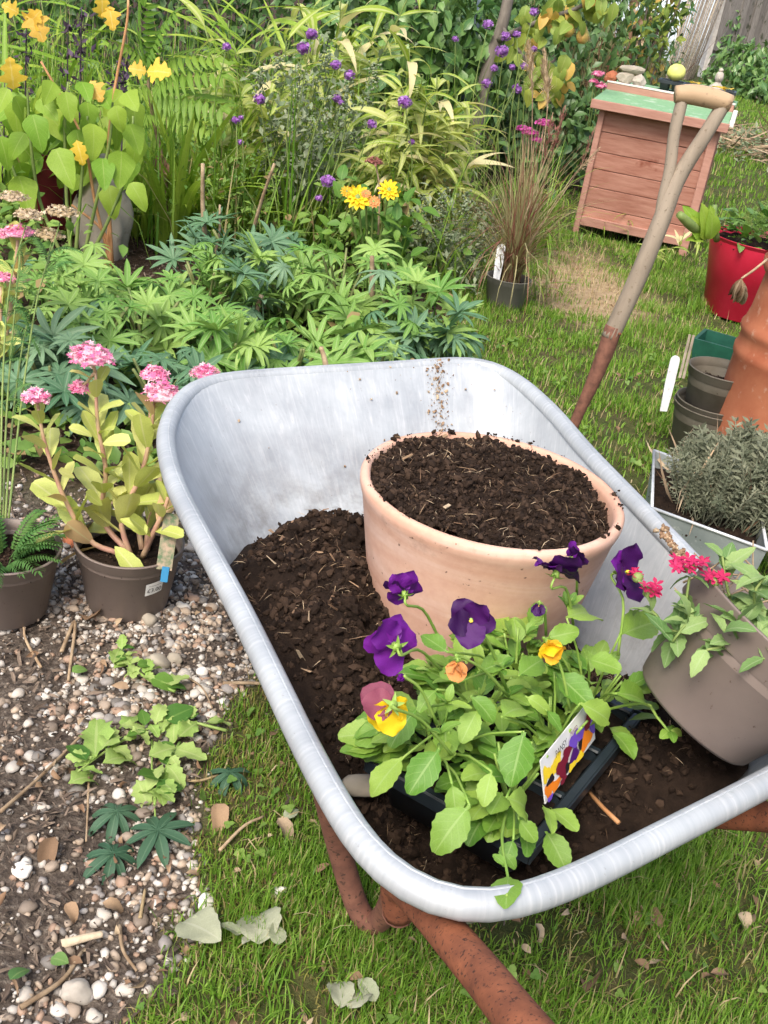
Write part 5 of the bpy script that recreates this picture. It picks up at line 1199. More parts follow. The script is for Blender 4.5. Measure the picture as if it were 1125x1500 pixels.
# weeds and taller growth behind the hive
wd = thing('weed_bank','bank of tall rough weeds and grasses behind the hive','weeds',(1.6,9.5,0))
XW = PY(950,130,9.5)[0]
XYw = np.stack([rng.uniform(.3,XW,1500), rng.uniform(8.4,10.5,1500)],1)
o = build('stalks', blades(XYw, rng.uniform(.35,1.25,1500), np.full(1500,.016), gh(XYw), .35), M['tuft'], wd); o['kind']='stuff'
ell_leaves([((x,10+.3*math.sin(5*x),.55),(.45,.5,.75)) for x in np.arange(.3,XW-.35,.35)], 4200, lf2, M['camellia'], wd, .09)
ell_leaves([((.6,11.3,.7),(1.1,.6,1.1)),((1.45,11.3,.6),(.6,.5,.95))], 3600, lf2, M['hedge'], wd, .11, 'dark_growth')
q = PY(945,35,9.3); 
for k in range(26): put(random.choice(LF['dead']),'leaf',wd,q+np.array([random.uniform(-.10,.10),random.uniform(-.08,.08),random.uniform(-.16,.14)]),jit(1)-np.array([0,0,.8]),(0,-1,.3),random.uniform(.07,.12))
tr = thing('sapling','thin leaning yellowish sapling before the polythene sheet','tree',(PY(930,130,8.6)[0],8.6,0))
for (x0,x1) in ((925,985),(915,955),(935,1005)):
    A = PY(x0,140,8.6); A[2] = 0; build('stem', tube(curve([A,PY((x0+x1)/2,70,8.6),PY(x1,-20,8.7)],8),[.014,.006],6), M['bark'], tr)
    c = curve([A,PY((x0+x1)/2,70,8.6),PY(x1,-20,8.7)],22)
    for q in c[7:]:
        for k in range(5): put(random.choice(LF['pear']),'leaf',tr,q+jit(.09),jit(1)-np.array([0,0,.3]),np.array([0,-.5,1])+jit(.4),random.uniform(.05,.085))
shrub('rough_shrub','rough green growth at the foot of the fence by the right edge',(P(1115,150,0)[0],P(1115,150,0)[1],0),[(P(1085,140,0)+np.array([0,0,.3]),(.7,.6,.55)),(P(1120,150,0)+np.array([.4,0,.3]),(.9,.7,.6)),(P(1080,120,0)+np.array([0,.5,.6]),(.35,.4,1.0))],2600,lf2,'camellia',.16)
# pear tree
pt = PY(712,100,6.9)*np.array([1,1,0]); pear = thing('pear_tree','pear tree with a leaning grey trunk and two ripe pears on its right branch','tree', pt)
build('trunk', tube(curve([pt, PY(712,110,6.9), PY(735,40,6.9), PY(752,-40,6.9)],12),[.045,.03],10), M['bark'], pear)
pbr = curve([PY(728,60,6.9),PY(770,40,6.6),PY(810,25,6.4),PY(850,10,6.3),PY(890,-15,6.2)],18); build('branch', tube(pbr,[.02,.008],7), M['bark'], pear)
pb2 = curve([PY(735,40,6.9),PY(780,100,6.5),PY(815,130,6.4)],12); build('branch', tube(pb2,[.014,.006],7), M['bark'], pear)
for q in list(pbr[4:])+list(pb2[3:]):
    for k in range(6): put(random.choice(LF['pear']),'leaf',pear,q+jit(.07)*np.array([1,1,1.4]),jit(.8)-np.array([0,.2,.8]),np.array([0,-1,.4])+jit(.4),random.uniform(.07,.12))
for (x,y) in ((856,47),(838,38)):
    q = PY(x,y-8,6.35); f = build('pear', xf(lathe([(.001,-.085),(.016,-.083),(.03,-.07),(.036,-.05),(.032,-.03),(.02,-.012),(.013,0),(.006,.006),(.001,.007)],20), frame((0,1,0),(random.uniform(-.2,.2),0,1)), q), M['pearskin'], pear); build('stalk', tube([q,q+np.array([.004,0,.04])],.003,5), M['bark'], f)
for (x,y) in ((830,80),(822,95),(836,90),(815,110)): span(pear,'pear',PY(x,y,6.3),PY(x+random.uniform(-10,10),y+26,6.25),None,1.4)

# ------------------------------------------------------------------ variegated bamboo, strap leaved clumps
def bamboo(label, base, tops, nl, key='strap', ls=(.16,.30), arch=.1, rise=.3, name='bamboo', cat='bamboo'):
    t = thing(name,label,cat,base,'strap leaved clumps in the bed')
    for tp in tops:
        tp = np.asarray(tp); c = curve([np.asarray(base)+jit(.10)*np.array([1,1,0]), np.asarray(base)*.45+tp*.55+jit(.05), tp], 14)
        build('cane', tube(c,[.006,.003],5), M['greenstem'], t)
        for k in range(nl):
            q = c[int(3+10*(k/(nl-1))**.8)]; a = random.random()*6.283; d = np.array([math.cos(a),math.sin(a)-.25,rise+random.uniform(-.3,.5)])
            put(random.choice(LF[key]),'leaf',t,q,d,np.array([0,-.3,1])+jit(.3),random.uniform(*ls),random.uniform(.8,1.4))
    return t
def tops(pxs, Y): return [PY(x,y,Y+random.uniform(-.25,.25)) for x,y in pxs]
def gb(px,py,Y): q = PY(px,py,Y); q[2] = 0; return q
bamboo('pale yellow variegated bamboo fountain left of the slanting pole', gb(620,290,5.2), tops([(600,70),(640,110),(670,140),(690,175),(660,200),(625,150),(590,130),(570,170),(650,240),(690,230),(610,210),(560,230),(620,110),(655,165),(680,260),(600,250),(640,180)],5.0), 27, ls=(.14,.27), rise=.1)
bamboo('variegated bamboo arching over the yellow dahlias', gb(570,330,4.9), tops([(545,190),(575,215),(600,240),(625,265),(560,250),(530,225),(640,290),(600,190),(650,270),(575,180)],4.75), 22, rise=.0, ls=(.13,.25))
bamboo('tall green and yellow bamboo at the top centre', gb(470,240,6.0), tops([(430,-30),(460,10),(500,-10),(560,20),(530,60),(610,-30),(480,80),(580,50),(520,100),(450,60)],5.9), 15, ls=(.2,.36), rise=.2)
bamboo('fresh green bamboo at the top left of centre', gb(345,240,5.6), tops([(310,-20),(335,30),(370,-10),(395,30),(350,80),(400,90),(320,110),(425,60)],5.4), 12, 'croc', (.25,.5), rise=.35)
bamboo('yellowing bamboo clump left of the verbena', gb(400,270,5.2), tops([(380,90),(420,110),(350,130),(440,150),(395,170),(365,200),(340,60),(420,60),(300,40)],5.1), 13, ls=(.2,.36), rise=.1)
bamboo('strap leaved bamboo at the top left corner', gb(80,200,5.4), tops([(10,-20),(60,0),(100,-30),(70,60),(130,20),(170,40),(30,60)],5.3), 9, 'croc', (.3,.55), rise=.3)
def straps(label, px, py, Y, n, h, w=1., spread=.12, key='croc', name='crocosmia', cat='strap plant'):
    b = gb(px,py,Y); t = thing(name,label,cat,b,'strap leaved clumps in the bed')
    for k in range(n):
        a = random.random()*6.283; q = b+np.array([math.cos(a),math.sin(a),0])*spread*random.random(); d = np.array([math.cos(a)*.35,math.sin(a)*.35,1.])
        put(random.choice(LF[key]),'leaf',t,q,d,np.array([math.cos(a)*-1,math.sin(a)*-1,.3])+jit(.5),h*random.uniform(.6,1.15),w*random.uniform(.8,1.3))
straps('bright green strap leaved clump under the sumac fronds',250,330,4.7,90,.66,1.3,.22)
straps('arching green strap leaves right of the sumac stem',325,335,4.9,70,.62,1.3,.25)
straps('green strap leaves between boulder and sumac',205,330,4.65,26,.45,1.1,.1)
straps('tall yellow green sword leaves at the left edge',20,330,4.6,26,.8,1.2,.15)
straps('grassy strap leaves below the bamboo at centre',440,330,4.9,44,.5,.9,.25)
# golden leaved plant, leaves one can recognise then the rest
gl0 = gb(105,385,4.05); gl = thing('golden_leaved_plant','plant with large golden green heart shaped leaves at the left','shrub',gl0)
GS = [[(105,385),(98,300),(95,180),(100,120)],[(120,388),(140,300),(160,210),(165,150)],[(95,385),(60,300),(45,210),(40,130)],[(85,380),(50,320),(20,250),(-5,170)],[(125,388),(160,320),(190,240),(195,170)],[(110,385),(120,260),(128,170)]]
for g_ in GS: stem(gl,[PY(x,y,4.05) for x,y in g_],[.008,.004],M['greenstem'],7,seg=12)
GH = [(48,168,62,222),(82,218,108,278),(28,258,44,316),(96,135,104,180),(136,182,142,232),(178,222,176,276),(160,272,166,322),(192,268,216,308),(190,182,206,226),(170,155,176,196),(58,145,84,175),(128,150,134,192),(36,195,10,232),(150,232,154,278),(112,190,122,236),(70,190,46,214),(20,150,28,196),(205,200,190,244),(0,200,16,250),(150,135,162,160),(12,130,-6,170),(120,120,132,150),(78,120,66,150),(185,135,200,160)]
for (a,b,c,d) in GH:
    Y = 3.98+random.uniform(-.12,.12); B, T_ = PY(a,b,Y), PY(c,d,Y-random.uniform(.02,.08)); span(gl,'salvia',B,T_,vcam(B)+np.array([0,0,.35])+jit(.35),random.uniform(.95,1.15))
for k in range(64):
    x,y = random.uniform(-10,200), random.uniform(120,250); Y = random.uniform(4.05,4.5); B = PY(x,y,Y); put(random.choice(LF['salvia']),'leaf',gl,B,np.array([random.uniform(-.8,.8),random.uniform(-.6,.3),-.7]),vcam(B)*.5+np.array([0,0,.6])+jit(.4),random.uniform(.10,.16))
# young oak leaved shrub
ok = gb(165,395,4.3); oks = thing('oak_leaved_shrub','young shrub with orange stems and yellow lobed autumn leaves at the top left','shrub',ok)
for pts in ([(165,395),(140,300),(120,200),(60,90)],[(165,395),(158,250),(165,150),(185,40),(188,0)],[(165,395),(152,340),(105,300)],[(155,395),(160,330),(170,280)]): stem(oks,[PY(x,y,4.1) for x,y in pts],[.007,.004],M['orangestem'],7,seg=14)
for (a,b,c,d,w) in ((20,132,16,88,1.0),(28,20,5,5,1.2),(45,15,62,58,1.0),(160,8,166,42,.9),(215,105,190,98,1.2),(215,105,246,102,1.2),(132,118,148,146,1.0),(112,205,122,240,.9),(150,28,150,-5,.9),(38,40,55,18,1.)):
    B, T_ = PY(a,b,4.0), PY(c,d,3.97); span(oks,'oak',B,T_,vcam(B)+np.array([0,0,.6])+jit(.3),w)
# sumac
su = gb(245,325,4.8); sm_ = thing('sumac','sumac with feathered green fronds and brown wilted leaves low on its stem','shrub',su)
stem(sm_,[su,PY(242,260,4.8),PY(222,160,4.8),PY(215,95,4.8)],[.012,.006],M['stick'],8,seg=14)
for (a,b,c,d,sx) in ((225,140,322,190,1.),(222,130,318,120,1.),(225,110,300,80,.9),(220,110,170,60,1.),(222,130,150,160,.9),(230,160,300,205,.8),(218,100,210,20,.9),(215,95,262,40,.9),(228,170,170,200,.8)):
    B, T_ = PY(a,b,4.8), PY(c,d,4.6); put(random.choice(LF['fern']),'leaf',sm_,B,T_-B+np.array([0,0,.08]),np.array([0,-.6,1])+jit(.15),np.linalg.norm(T_-B)*1.0,1.3)
for (a,b) in ((240,235),(246,250),(266,268),(236,225),(270,275)): put(random.choice(LF['dead']),'leaf',sm_,PY(a,b,4.7),np.array([random.uniform(-.3,.3),-.2,-1]),(0,-1,.2),.11,1.1)
# dark salvia spikes
ds = gb(60,330,4.4); dsp = thing('dark_salvia','salvia with dark purple black flower spikes at the top left','flower',ds)
for (x,y0,y1) in ((37,150,20),(5,220,120),(98,150,30),(118,90,10),(180,150,85),(172,140,100)):
    stem(dsp,[PY(x-4,300,4.3),PY(x,y0,4.3),PY(x+2,y1,4.3)],[.004,.002],M['darkspike'],6,seg=8)
    n = 46; tt_ = rng.random(n); ps = np.array([PY(x+2*t,y0+(y1-y0)*t,4.3) for t in tt_])+rng.normal(0,.012,(n,3))
    o = build('flower_spike', tile(lf2[0], rot_rand(n)*rng.uniform(.018,.04,n)[:,None,None], ps, rng.random(n)), M['darkspike'], dsp); o['kind']='stuff'
# verbena bonariensis, three plants
VFL = join([xf(floret(), None, (0,0,0))])
def tall_verbena(label, base, heads, Y):
    t = thing('tall_verbena',label,'flower',base,'tall verbenas with violet heads')
    for (x,y,rx) in heads:
        h = PY(x,y,Y+random.uniform(-.15,.15)); b = np.asarray(base)+jit(.08)*np.array([1,1,0]); c = [b, b*.4+h*.6+jit(.08)*np.array([1,1,.3]), h]
        stem(t,c,[.004,.002],M['greenstem'],5,seg=9)
        r_ = rx*.82*Y/1600; n = 70; d = rng.normal(size=(n,3)); d /= np.linalg.norm(d,axis=1)[:,None]; p = h+d*r_*np.array([1,1,.8])
        g = tile(floret(), frames(rng.normal(size=(n,3)),d+.01)*(r_*rng.uniform(.45,.75,n))[:,None,None], p, rng.random(n))
        o = build('flower_head', join([g, xf(ico(1,.2,(r_*.8,r_*.8,r_*.6)),None,h,.4)]), M['verbflower'], t); o['kind']='stuff'
tall_verbena('tall thin verbena with violet heads at the centre of the bed', gb(440,330,4.6), [(380,145,9),(445,70,11),(457,50,9),(492,95,8),(512,110,9),(494,144,8),(545,182,8),(480,265,11),(467,290,6),(500,150,5),(603,208,5)], 4.5)
tall_verbena('verbena with small violet heads left of the centre', gb(330,330,4.6), [(346,176,7),(332,68,7),(352,208,5),(353,172,4),(168,202,5)], 4.5)
tall_verbena('single violet verbena head before the pale bamboo', gb(590,330,4.6), [(593,149,11)], 4.5)
tall_verbena('loose tall verbena against the dark shrubs by the slanting pole', gb(740,240,5.9), [(735,75,10),(741,53,8),(713,122,8),(757,130,8),(782,17,7),(715,36,8),(768,97,6),(751,98,5),(757,50,6),(667,57,5),(724,100,6),(782,72,5)], 5.7)
# silvery seed headed sub shrub
def airy(label, base, pts, Y, mat, name, n=60, size=.03, heads=True):
    t = thing(name,label,'sub shrub',base)
    for (x,y) in pts:
        h = PY(x,y,Y+random.uniform(-.25,.25)); b = np.asarray(base)+jit(.12)*np.array([1,1,0]); c = curve([b,b*.45+h*.55+jit(.06),h],12)
        build('stem', tube(c,[.004,.002],5), M['greenstem'], t)
        m = n; idx = rng.integers(3,12,m); ps = c[idx]+rng.normal(0,.035,(m,3)); g = tile(lf2[0], frames(rng.normal(size=(m,3))+np.array([0,-.2,.2]), rng.normal(0,.4,(m,3))+np.array([0,0,1.]))*(size*rng.uniform(.6,1.5,m))[:,None,None], ps, rng.random(m))
        o = build('foliage', g, M[mat], t); o['kind']='stuff'
        if heads:
            k = 34; q = c[-1]+rng.normal(0,.013,(k,3))+np.linspace(-.08,.02,k)[:,None]*np.array([0,0,1]); o = build('seed_head', tile(ico(1,.5,(.0045,.0045,.007)), rot_rand(k), q, rng.random(k)), M['silver'], t); o['kind']='stuff'
airy('silvery grey airy sub shrub with seed heads among the violet verbena', gb(450,320,4.9), [(380,110),(410,90),(440,110),(475,90),(510,130),(430,150),(470,170),(500,180),(460,210),(520,200),(400,180),(540,150),(550,100),(380,230),(480,60)], 4.75,'silver','catmint',110,.035)
airy('grey leaved low catmint spilling toward the grey pot', gb(660,390,4.75), [(620,300),(650,285),(685,290),(710,305),(680,330),(640,330),(720,330),(660,350),(700,360),(610,330)], 4.6,'silver','catmint',80,.03)
airy('fine leaved green stems left of the slanting dead stick', gb(350,350,4.5), [(300,215),(330,225),(360,240),(390,215),(350,260),(410,250),(320,270),(290,250)], 4.45,'under','wild_aster',90,.03,False)
# dahlia
da = gb(545,400,4.3); dl = thing('dahlia','low dahlia with two open yellow flowers and brown spent heads','flower',da)
for k in range(110):
    x,y = random.gauss(548,42), random.gauss(335,28); q = PY(x,y,random.uniform(4.15,4.4)); put(random.choice(LF['dahlia']),'leaf',dl,q,jit(1)+np.array([0,-.3,.1]),np.array([0,-.4,1])+jit(.4),random.uniform(.045,.085))
def dahlia_head(c, s, mat):
    f = build('flower', xf(ico(1,.1,(s*.3,s*.3,s*.3)),None,c), M['greenstem'], dl); n_ = vcam(c)*.7+np.array([0,0,.5]); x = nrm(np.cross(n_,(0,0,1))); u = np.cross(x,nrm(n_))
    me = PET[mat][1]
    for ring,(m,rr2,el) in enumerate(((12,1,.15),(10,.8,.5),(7,.55,.9))):
        for k in range(m):
            a = 6.283*(k+.5*ring)/m; d = x*math.cos(a)+u*math.sin(a)+nrm(n_)*el; put(me,'petal',f,c,d,nrm(n_)-d*.2,s*rr2,.42)
for (x,y,s,m) in ((524,290,.055,'yellow'),(570,279,.045,'yellow'),(508,281,.025,'orange'),(547,296,.028,'wither'),(536,284,.02,'wither')):
    c = PY(x,y,4.15); stem(dl,[da,da*.4+c*.6,c],[.006,.004],M['greenstem'],6,seg=7); dahlia_head(c,s,m)
ss = PY(549,238,4.3); st_ = thing('sedum','single rusty brown dried sedum head above the dahlias','sedum',gb(556,390,4.3)); stem(st_,[gb(556,390,4.3),PY(556,290,4.3),PY(551,244,4.3)],[.005,.003],M['stick'],6); flat_head(st_,ss,.035,.03,.018,80,M['redplume'],.014)
pk = gb(785,270,5.9); ps_ = thing('sedum','pink flowered sedum half hidden behind the ornamental grass','sedum',pk)
for (x,y,r_) in ((775,195,.05),(797,182,.045),(765,190,.035),(783,205,.035)):
    c = PY(x,y,5.8); stem(ps_,[pk,c],[.006,.004],M['sedum_stem'],6,seg=5); flat_head(ps_,c,r_,r_,r_*.5,90,M['magenta'],.018)
for k in range(30): put(random.choice(LF['broad']),'leaf',ps_,PY(random.gauss(782,16),random.gauss(235,16),5.85),jit(1)+np.array([0,0,.2]),(0,-.3,1),random.uniform(.06,.1))
pk2 = gb(875,160,7.6); p2 = thing('sedum','small pink flowers left of the stones on the hive','flower',pk2)
for (x,y,r_) in ((876,110,.04),(880,127,.04),(870,120,.025)):
    c = PY(x,y,7.4); stem(p2,[pk2,c],[.005,.003],M['greenstem'],6,seg=5); flat_head(p2,c,r_,r_,r_*.6,60,M['pink'],.022)
# ornamental grass
og = GP+np.array([0,0,.10]); ogt = thing('ornamental_grass','arching brownish fountain grass with reddish plumes growing in the grey pot','grass',og)
n = 420; a = rng.random(n)*6.283; XYo = np.stack([og[0]+.05*np.cos(a)*rng.random(n), og[1]+.05*np.sin(a)*rng.random(n)],1)
o = build('blades', blades(XYo, rng.uniform(.32,.74,n), np.full(n,.0055), np.full(n,og[2]), .55, None, 6), M['tuft'], ogt); o['kind']='stuff'
def plume(par, a, b, r_, mat, n=150):
    a = np.asarray(a); b = np.asarray(b); t = rng.random(n); p = a+(b-a)*t[:,None]; env = np.sin(math.pi*np.clip(t*.9+.08,0,1))**.7
    d = rng.normal(size=(n,3)); ys = d*.7+nrm(b-a)*1.3; o = build('plume', tile(leaf(1,.16,prof_lance,2,1,.2,.3), frames(ys,d)*(r_*rng.uniform(1.2,2.6,n)*env)[:,None,None], p+d*r_*.25*env[:,None], rng.random(n)), mat, par); o['kind']='stuff'
for (x0,y0,x1,y1,r_,m) in ((795,245,810,165,.017,'redplume'),(808,228,828,155,.017,'redplume'),(850,245,872,185,.010,'redplume'),(838,260,880,215,.010,'plume')):
    A,B = PY(x0,y0,4.4),PY(x1,y1,4.35); stem(ogt,[og,(og+A)/2+jit(.02),A,B],[.002,.0015],M['stick'],5); plume(ogt,A,B,r_,M[m])
tp_ = gb(790,300,5.5); tpl = thing('tan_plume_grass','two tall tan grass plumes standing beside the hive','grass',tp_)
for (x0,y0,x1,y1) in ((780,140,774,58),(802,160,797,70)):
    A,B = PY(x0,y0,5.4),PY(x1,y1,5.4); stem(tpl,[tp_,A,B],[.004,.002],M['stick'],5); plume(tpl,A,B,.024,M['plume'],260)
n = 120; XYo = np.stack([tp_[0]+rng.normal(0,.05,n), tp_[1]+rng.normal(0,.05,n)],1); o = build('blades', blades(XYo, rng.uniform(.3,.7,n), np.full(n,.009), np.full(n,.01), .6, None, 5), M['grassy'], tpl); o['kind']='stuff'
# undergrowth between the plants
m = 26000; XYu = np.stack([rng.uniform(-3.6,.5,m), rng.uniform(2.3,7.6,m)],1); z = zone(XYu)[1]
gap = np.hypot((XYu[:,0]+1.15)/.35,(XYu[:,1]-4.15)/.35) < 1
XYu = XYu[(rng.random(m)<z)&~gap&inview(XYu,.2,80)]; m = len(XYu); hu = np.clip(.5+fbm(XYu,2.5,3,44)*.9,.05,1)*np.clip((XYu[:,1]-2.2)/3.0,.15,1)
g = tile(lf3[0], frames(rng.normal(size=(m,3))*np.array([1,1,.4]), rng.normal(0,.35,(m,3))+np.array([0,-.2,1.]))*(.02+.05*rng.random(m))[:,None,None], np.concatenate([XYu,(.02+.5*hu*rng.random(m))[:,None]],1), rng.random(m))
solo('undergrowth', g, M['under'], 'mixed low green undergrowth filling the bed between the larger plants', 'undergrowth', True, None, 'stuff')
XYf2 = np.stack([rng.uniform(-3.4,.4,2600), rng.uniform(4.3,7.4,2600)],1); XYf2 = XYf2[zone(XYf2)[1]>.5]
solo('meadow_stems', blades(XYf2, rng.uniform(.25,.95,len(XYf2)), np.full(len(XYf2),.010), np.full(len(XYf2),0.), .45, None, 4), M['grassy'], 'thin green grass stems rising all through the back of the bed', 'grass', True, None, 'stuff')

# ------------------------------------------------------------------ right hand side plants
th = thing('thyme','woolly grey green thyme mound filling the zinc trough','herb',(zcen[0],zcen[1],.165))
spg = [tube(curve([(0,0,0),(0,.4,.05),(.03,1,0)],5),[.012,.006],3)]
for k in range(16):
    t = .3+.7*k/16
    for s_ in (-1,1): spg.append(xf(leaf(.11,.035,prof_oval,2,1,.2,.2), frame((s_*math.cos(k*1.3),.6,math.sin(k*1.3)*s_)), (0.03*t,t,.05*(1-t))))
spg = join(spg); n = 900; uv = np.stack([.22+.78*rng.random(n), .74*rng.random(n)],1); A_,B_,C_,D_ = [c for c in inn]
p0_ = np.array([A_*(1-a)*(1-b)+B_*(1-a)*b+C_*a*b+D_*a*(1-b) for a,b in uv]); uv_ = None; p0_[:,2] = .16
dr = p0_-zcen; dr[:,2] = 0; ys = dr*2.6+np.array([.22,.22,.9])+rng.normal(0,.28,(n,3)); Ls = rng.uniform(.09,.20,n)*(1.25-.5*np.linalg.norm(dr,axis=1)/.2)*np.clip(.55+.8*uv[:,0],.5,1.2)
o = build('sprigs', tile(spg, frames(ys, rng.normal(0,1,(n,3)))*Ls[:,None,None], p0_+np.array([.02,0,0]), rng.random(n)), M['thyme'], th); o['kind']='stuff'
n = 90; o = build('dry_stems', tile(fib[1], frames(ys[:n]+rng.normal(0,.4,(n,3)), rng.normal(0,1,(n,3)))*rng.uniform(.10,.22,n)[:,None,None], p0_[:n], rng.random(n)), M['fibre'], th); o['kind']='stuff'
su0 = RB+np.array([0,0,.32]); suc = thing('succulent_bowl','mixed succulents and trailing herbs filling the red tub','succulent',su0)
for k in range(150):
    a = random.random()*6.283; q = math.sqrt(random.random())*.23; c = su0+np.array([math.cos(a)*q,math.sin(a)*q,random.uniform(0,.15)*(1-q*2)+.01]); put(random.choice(LF['broad' if k%2 else 'dahlia']),'leaf',suc,c,np.array([math.cos(a),math.sin(a),.4])+jit(.6),np.array([0,0,1])+jit(.3),random.uniform(.04,.075))
o = build('herb_mass', tile(spg, frames(rng.normal(size=(260,3))*np.array([.7,.7,.3])+np.array([.1,-.1,.7]), rng.normal(size=(260,3)))*rng.uniform(.06,.13,260)[:,None,None], su0+rng.normal(0,1,(260,3))*np.array([.09,.09,.02])+np.array([.06,0,.06]), rng.random(260)), M['under'], suc); o['kind']='stuff'
build('cactus_finger', tube(curve([PY(1030,345,4.9),PY(1012,330,4.8),PY(995,314,4.75)],8),[.016,.022,.016],10), M['greenstem'], suc)
build('cactus_finger', tube(curve([PY(1050,352,4.9),PY(1046,325,4.85),PY(1047,300,4.85)],8),[.014,.016,.011],10), M['greenstem'], suc)
for (a,b,c,d) in ((1030,350,1012,300),(1036,350,1032,298),(1030,352,1008,345),(1040,350,1050,305),(1028,352,1020,318)): span(suc,'salvia',PY(a,b,4.85),PY(c,d,4.8),None,.8)
dn = thing('withered_leaf','brown withered leaf hanging on its stalk before the red tub','leaf',PY(1122,378,3.0))
sp3 = [PY(1124,380,3.0),PY(1105,395,2.95),PY(1086,408,2.93)]; stem(dn,sp3,[.004,.003],M['stick'],6,seg=6)
for (c,d) in ((1062,448),(1072,470),(1082,478),(1068,458),(1086,465)): span(dn,LF['dead'][1],sp3[-1],PY(c,d,2.92),(-.2+random.uniform(-.4,.4),-1,.2),random.uniform(.5,.8))
# bamboo seedlings in the lawn
def seedling(label, px, py, n, s, key='strap'):
    c = P(px,py,0); t = thing('bamboo_shoot',label,'bamboo',c,'bamboo shoots coming up in the lawn')
    for k in range(max(2,n//5)):
        a = random.random()*6.283; q = c+np.array([math.cos(a)*.05,math.sin(a)*.05,0])*k; e = q+np.array([math.cos(a)*.08,math.sin(a)*.08,s*1.2]); build('cane', tube([q,e],[.003,.002],4), M['greenstem'], t)
        for j in range(5): b = random.random()*6.283; put(random.choice(LF[key]),'leaf',t,q+(e-q)*random.uniform(.3,1),np.array([math.cos(b),math.sin(b),.3]),(0,-.2,1),s*random.uniform(.6,1.1),1.1)
for a in (('bamboo shoots at the foot of the hive by the bare patch',870,345,20,.16,'croc'),('small bamboo shoot beside the right leg of the hive',985,385,10,.15),('arching bamboo shoot on the bare patch right of the grey pot',800,445,10,.16,'croc'),('bamboo shoots between the ornamental grass and the hive',825,320,18,.17,'croc'),('thin bamboo shoot under the middle of the hive front',920,360,14,.14,'croc'),('pale bamboo shoot behind the leaning fork shaft',965,400,6,.12)): seedling(*a)
bp_ = P(1095,222,0); brush = thing('brush_pile','low heap of cut grey brushwood lying on the far lawn','brush',bp_)
n = 700; o = build('twigs', tile(fib[0], frames(rng.normal(size=(n,3))*np.array([1,1,.25]), rng.normal(size=(n,3)))*rng.uniform(.15,.5,n)[:,None,None], bp_+rng.normal(0,1,(n,3))*np.array([.55,.5,.05])+np.array([.1,0,.09]), rng.random(n)), M['stick'], brush); o['kind']='stuff'
n = 900; o = build('grey_leaves', tile(lf2[0], rot_rand(n)*rng.uniform(.05,.10,n)[:,None,None], bp_+rng.normal(0,1,(n,3))*np.array([.6,.5,.05])+np.array([.1,0,.08]), rng.random(n)), M['silver'], brush); o['kind']='stuff'

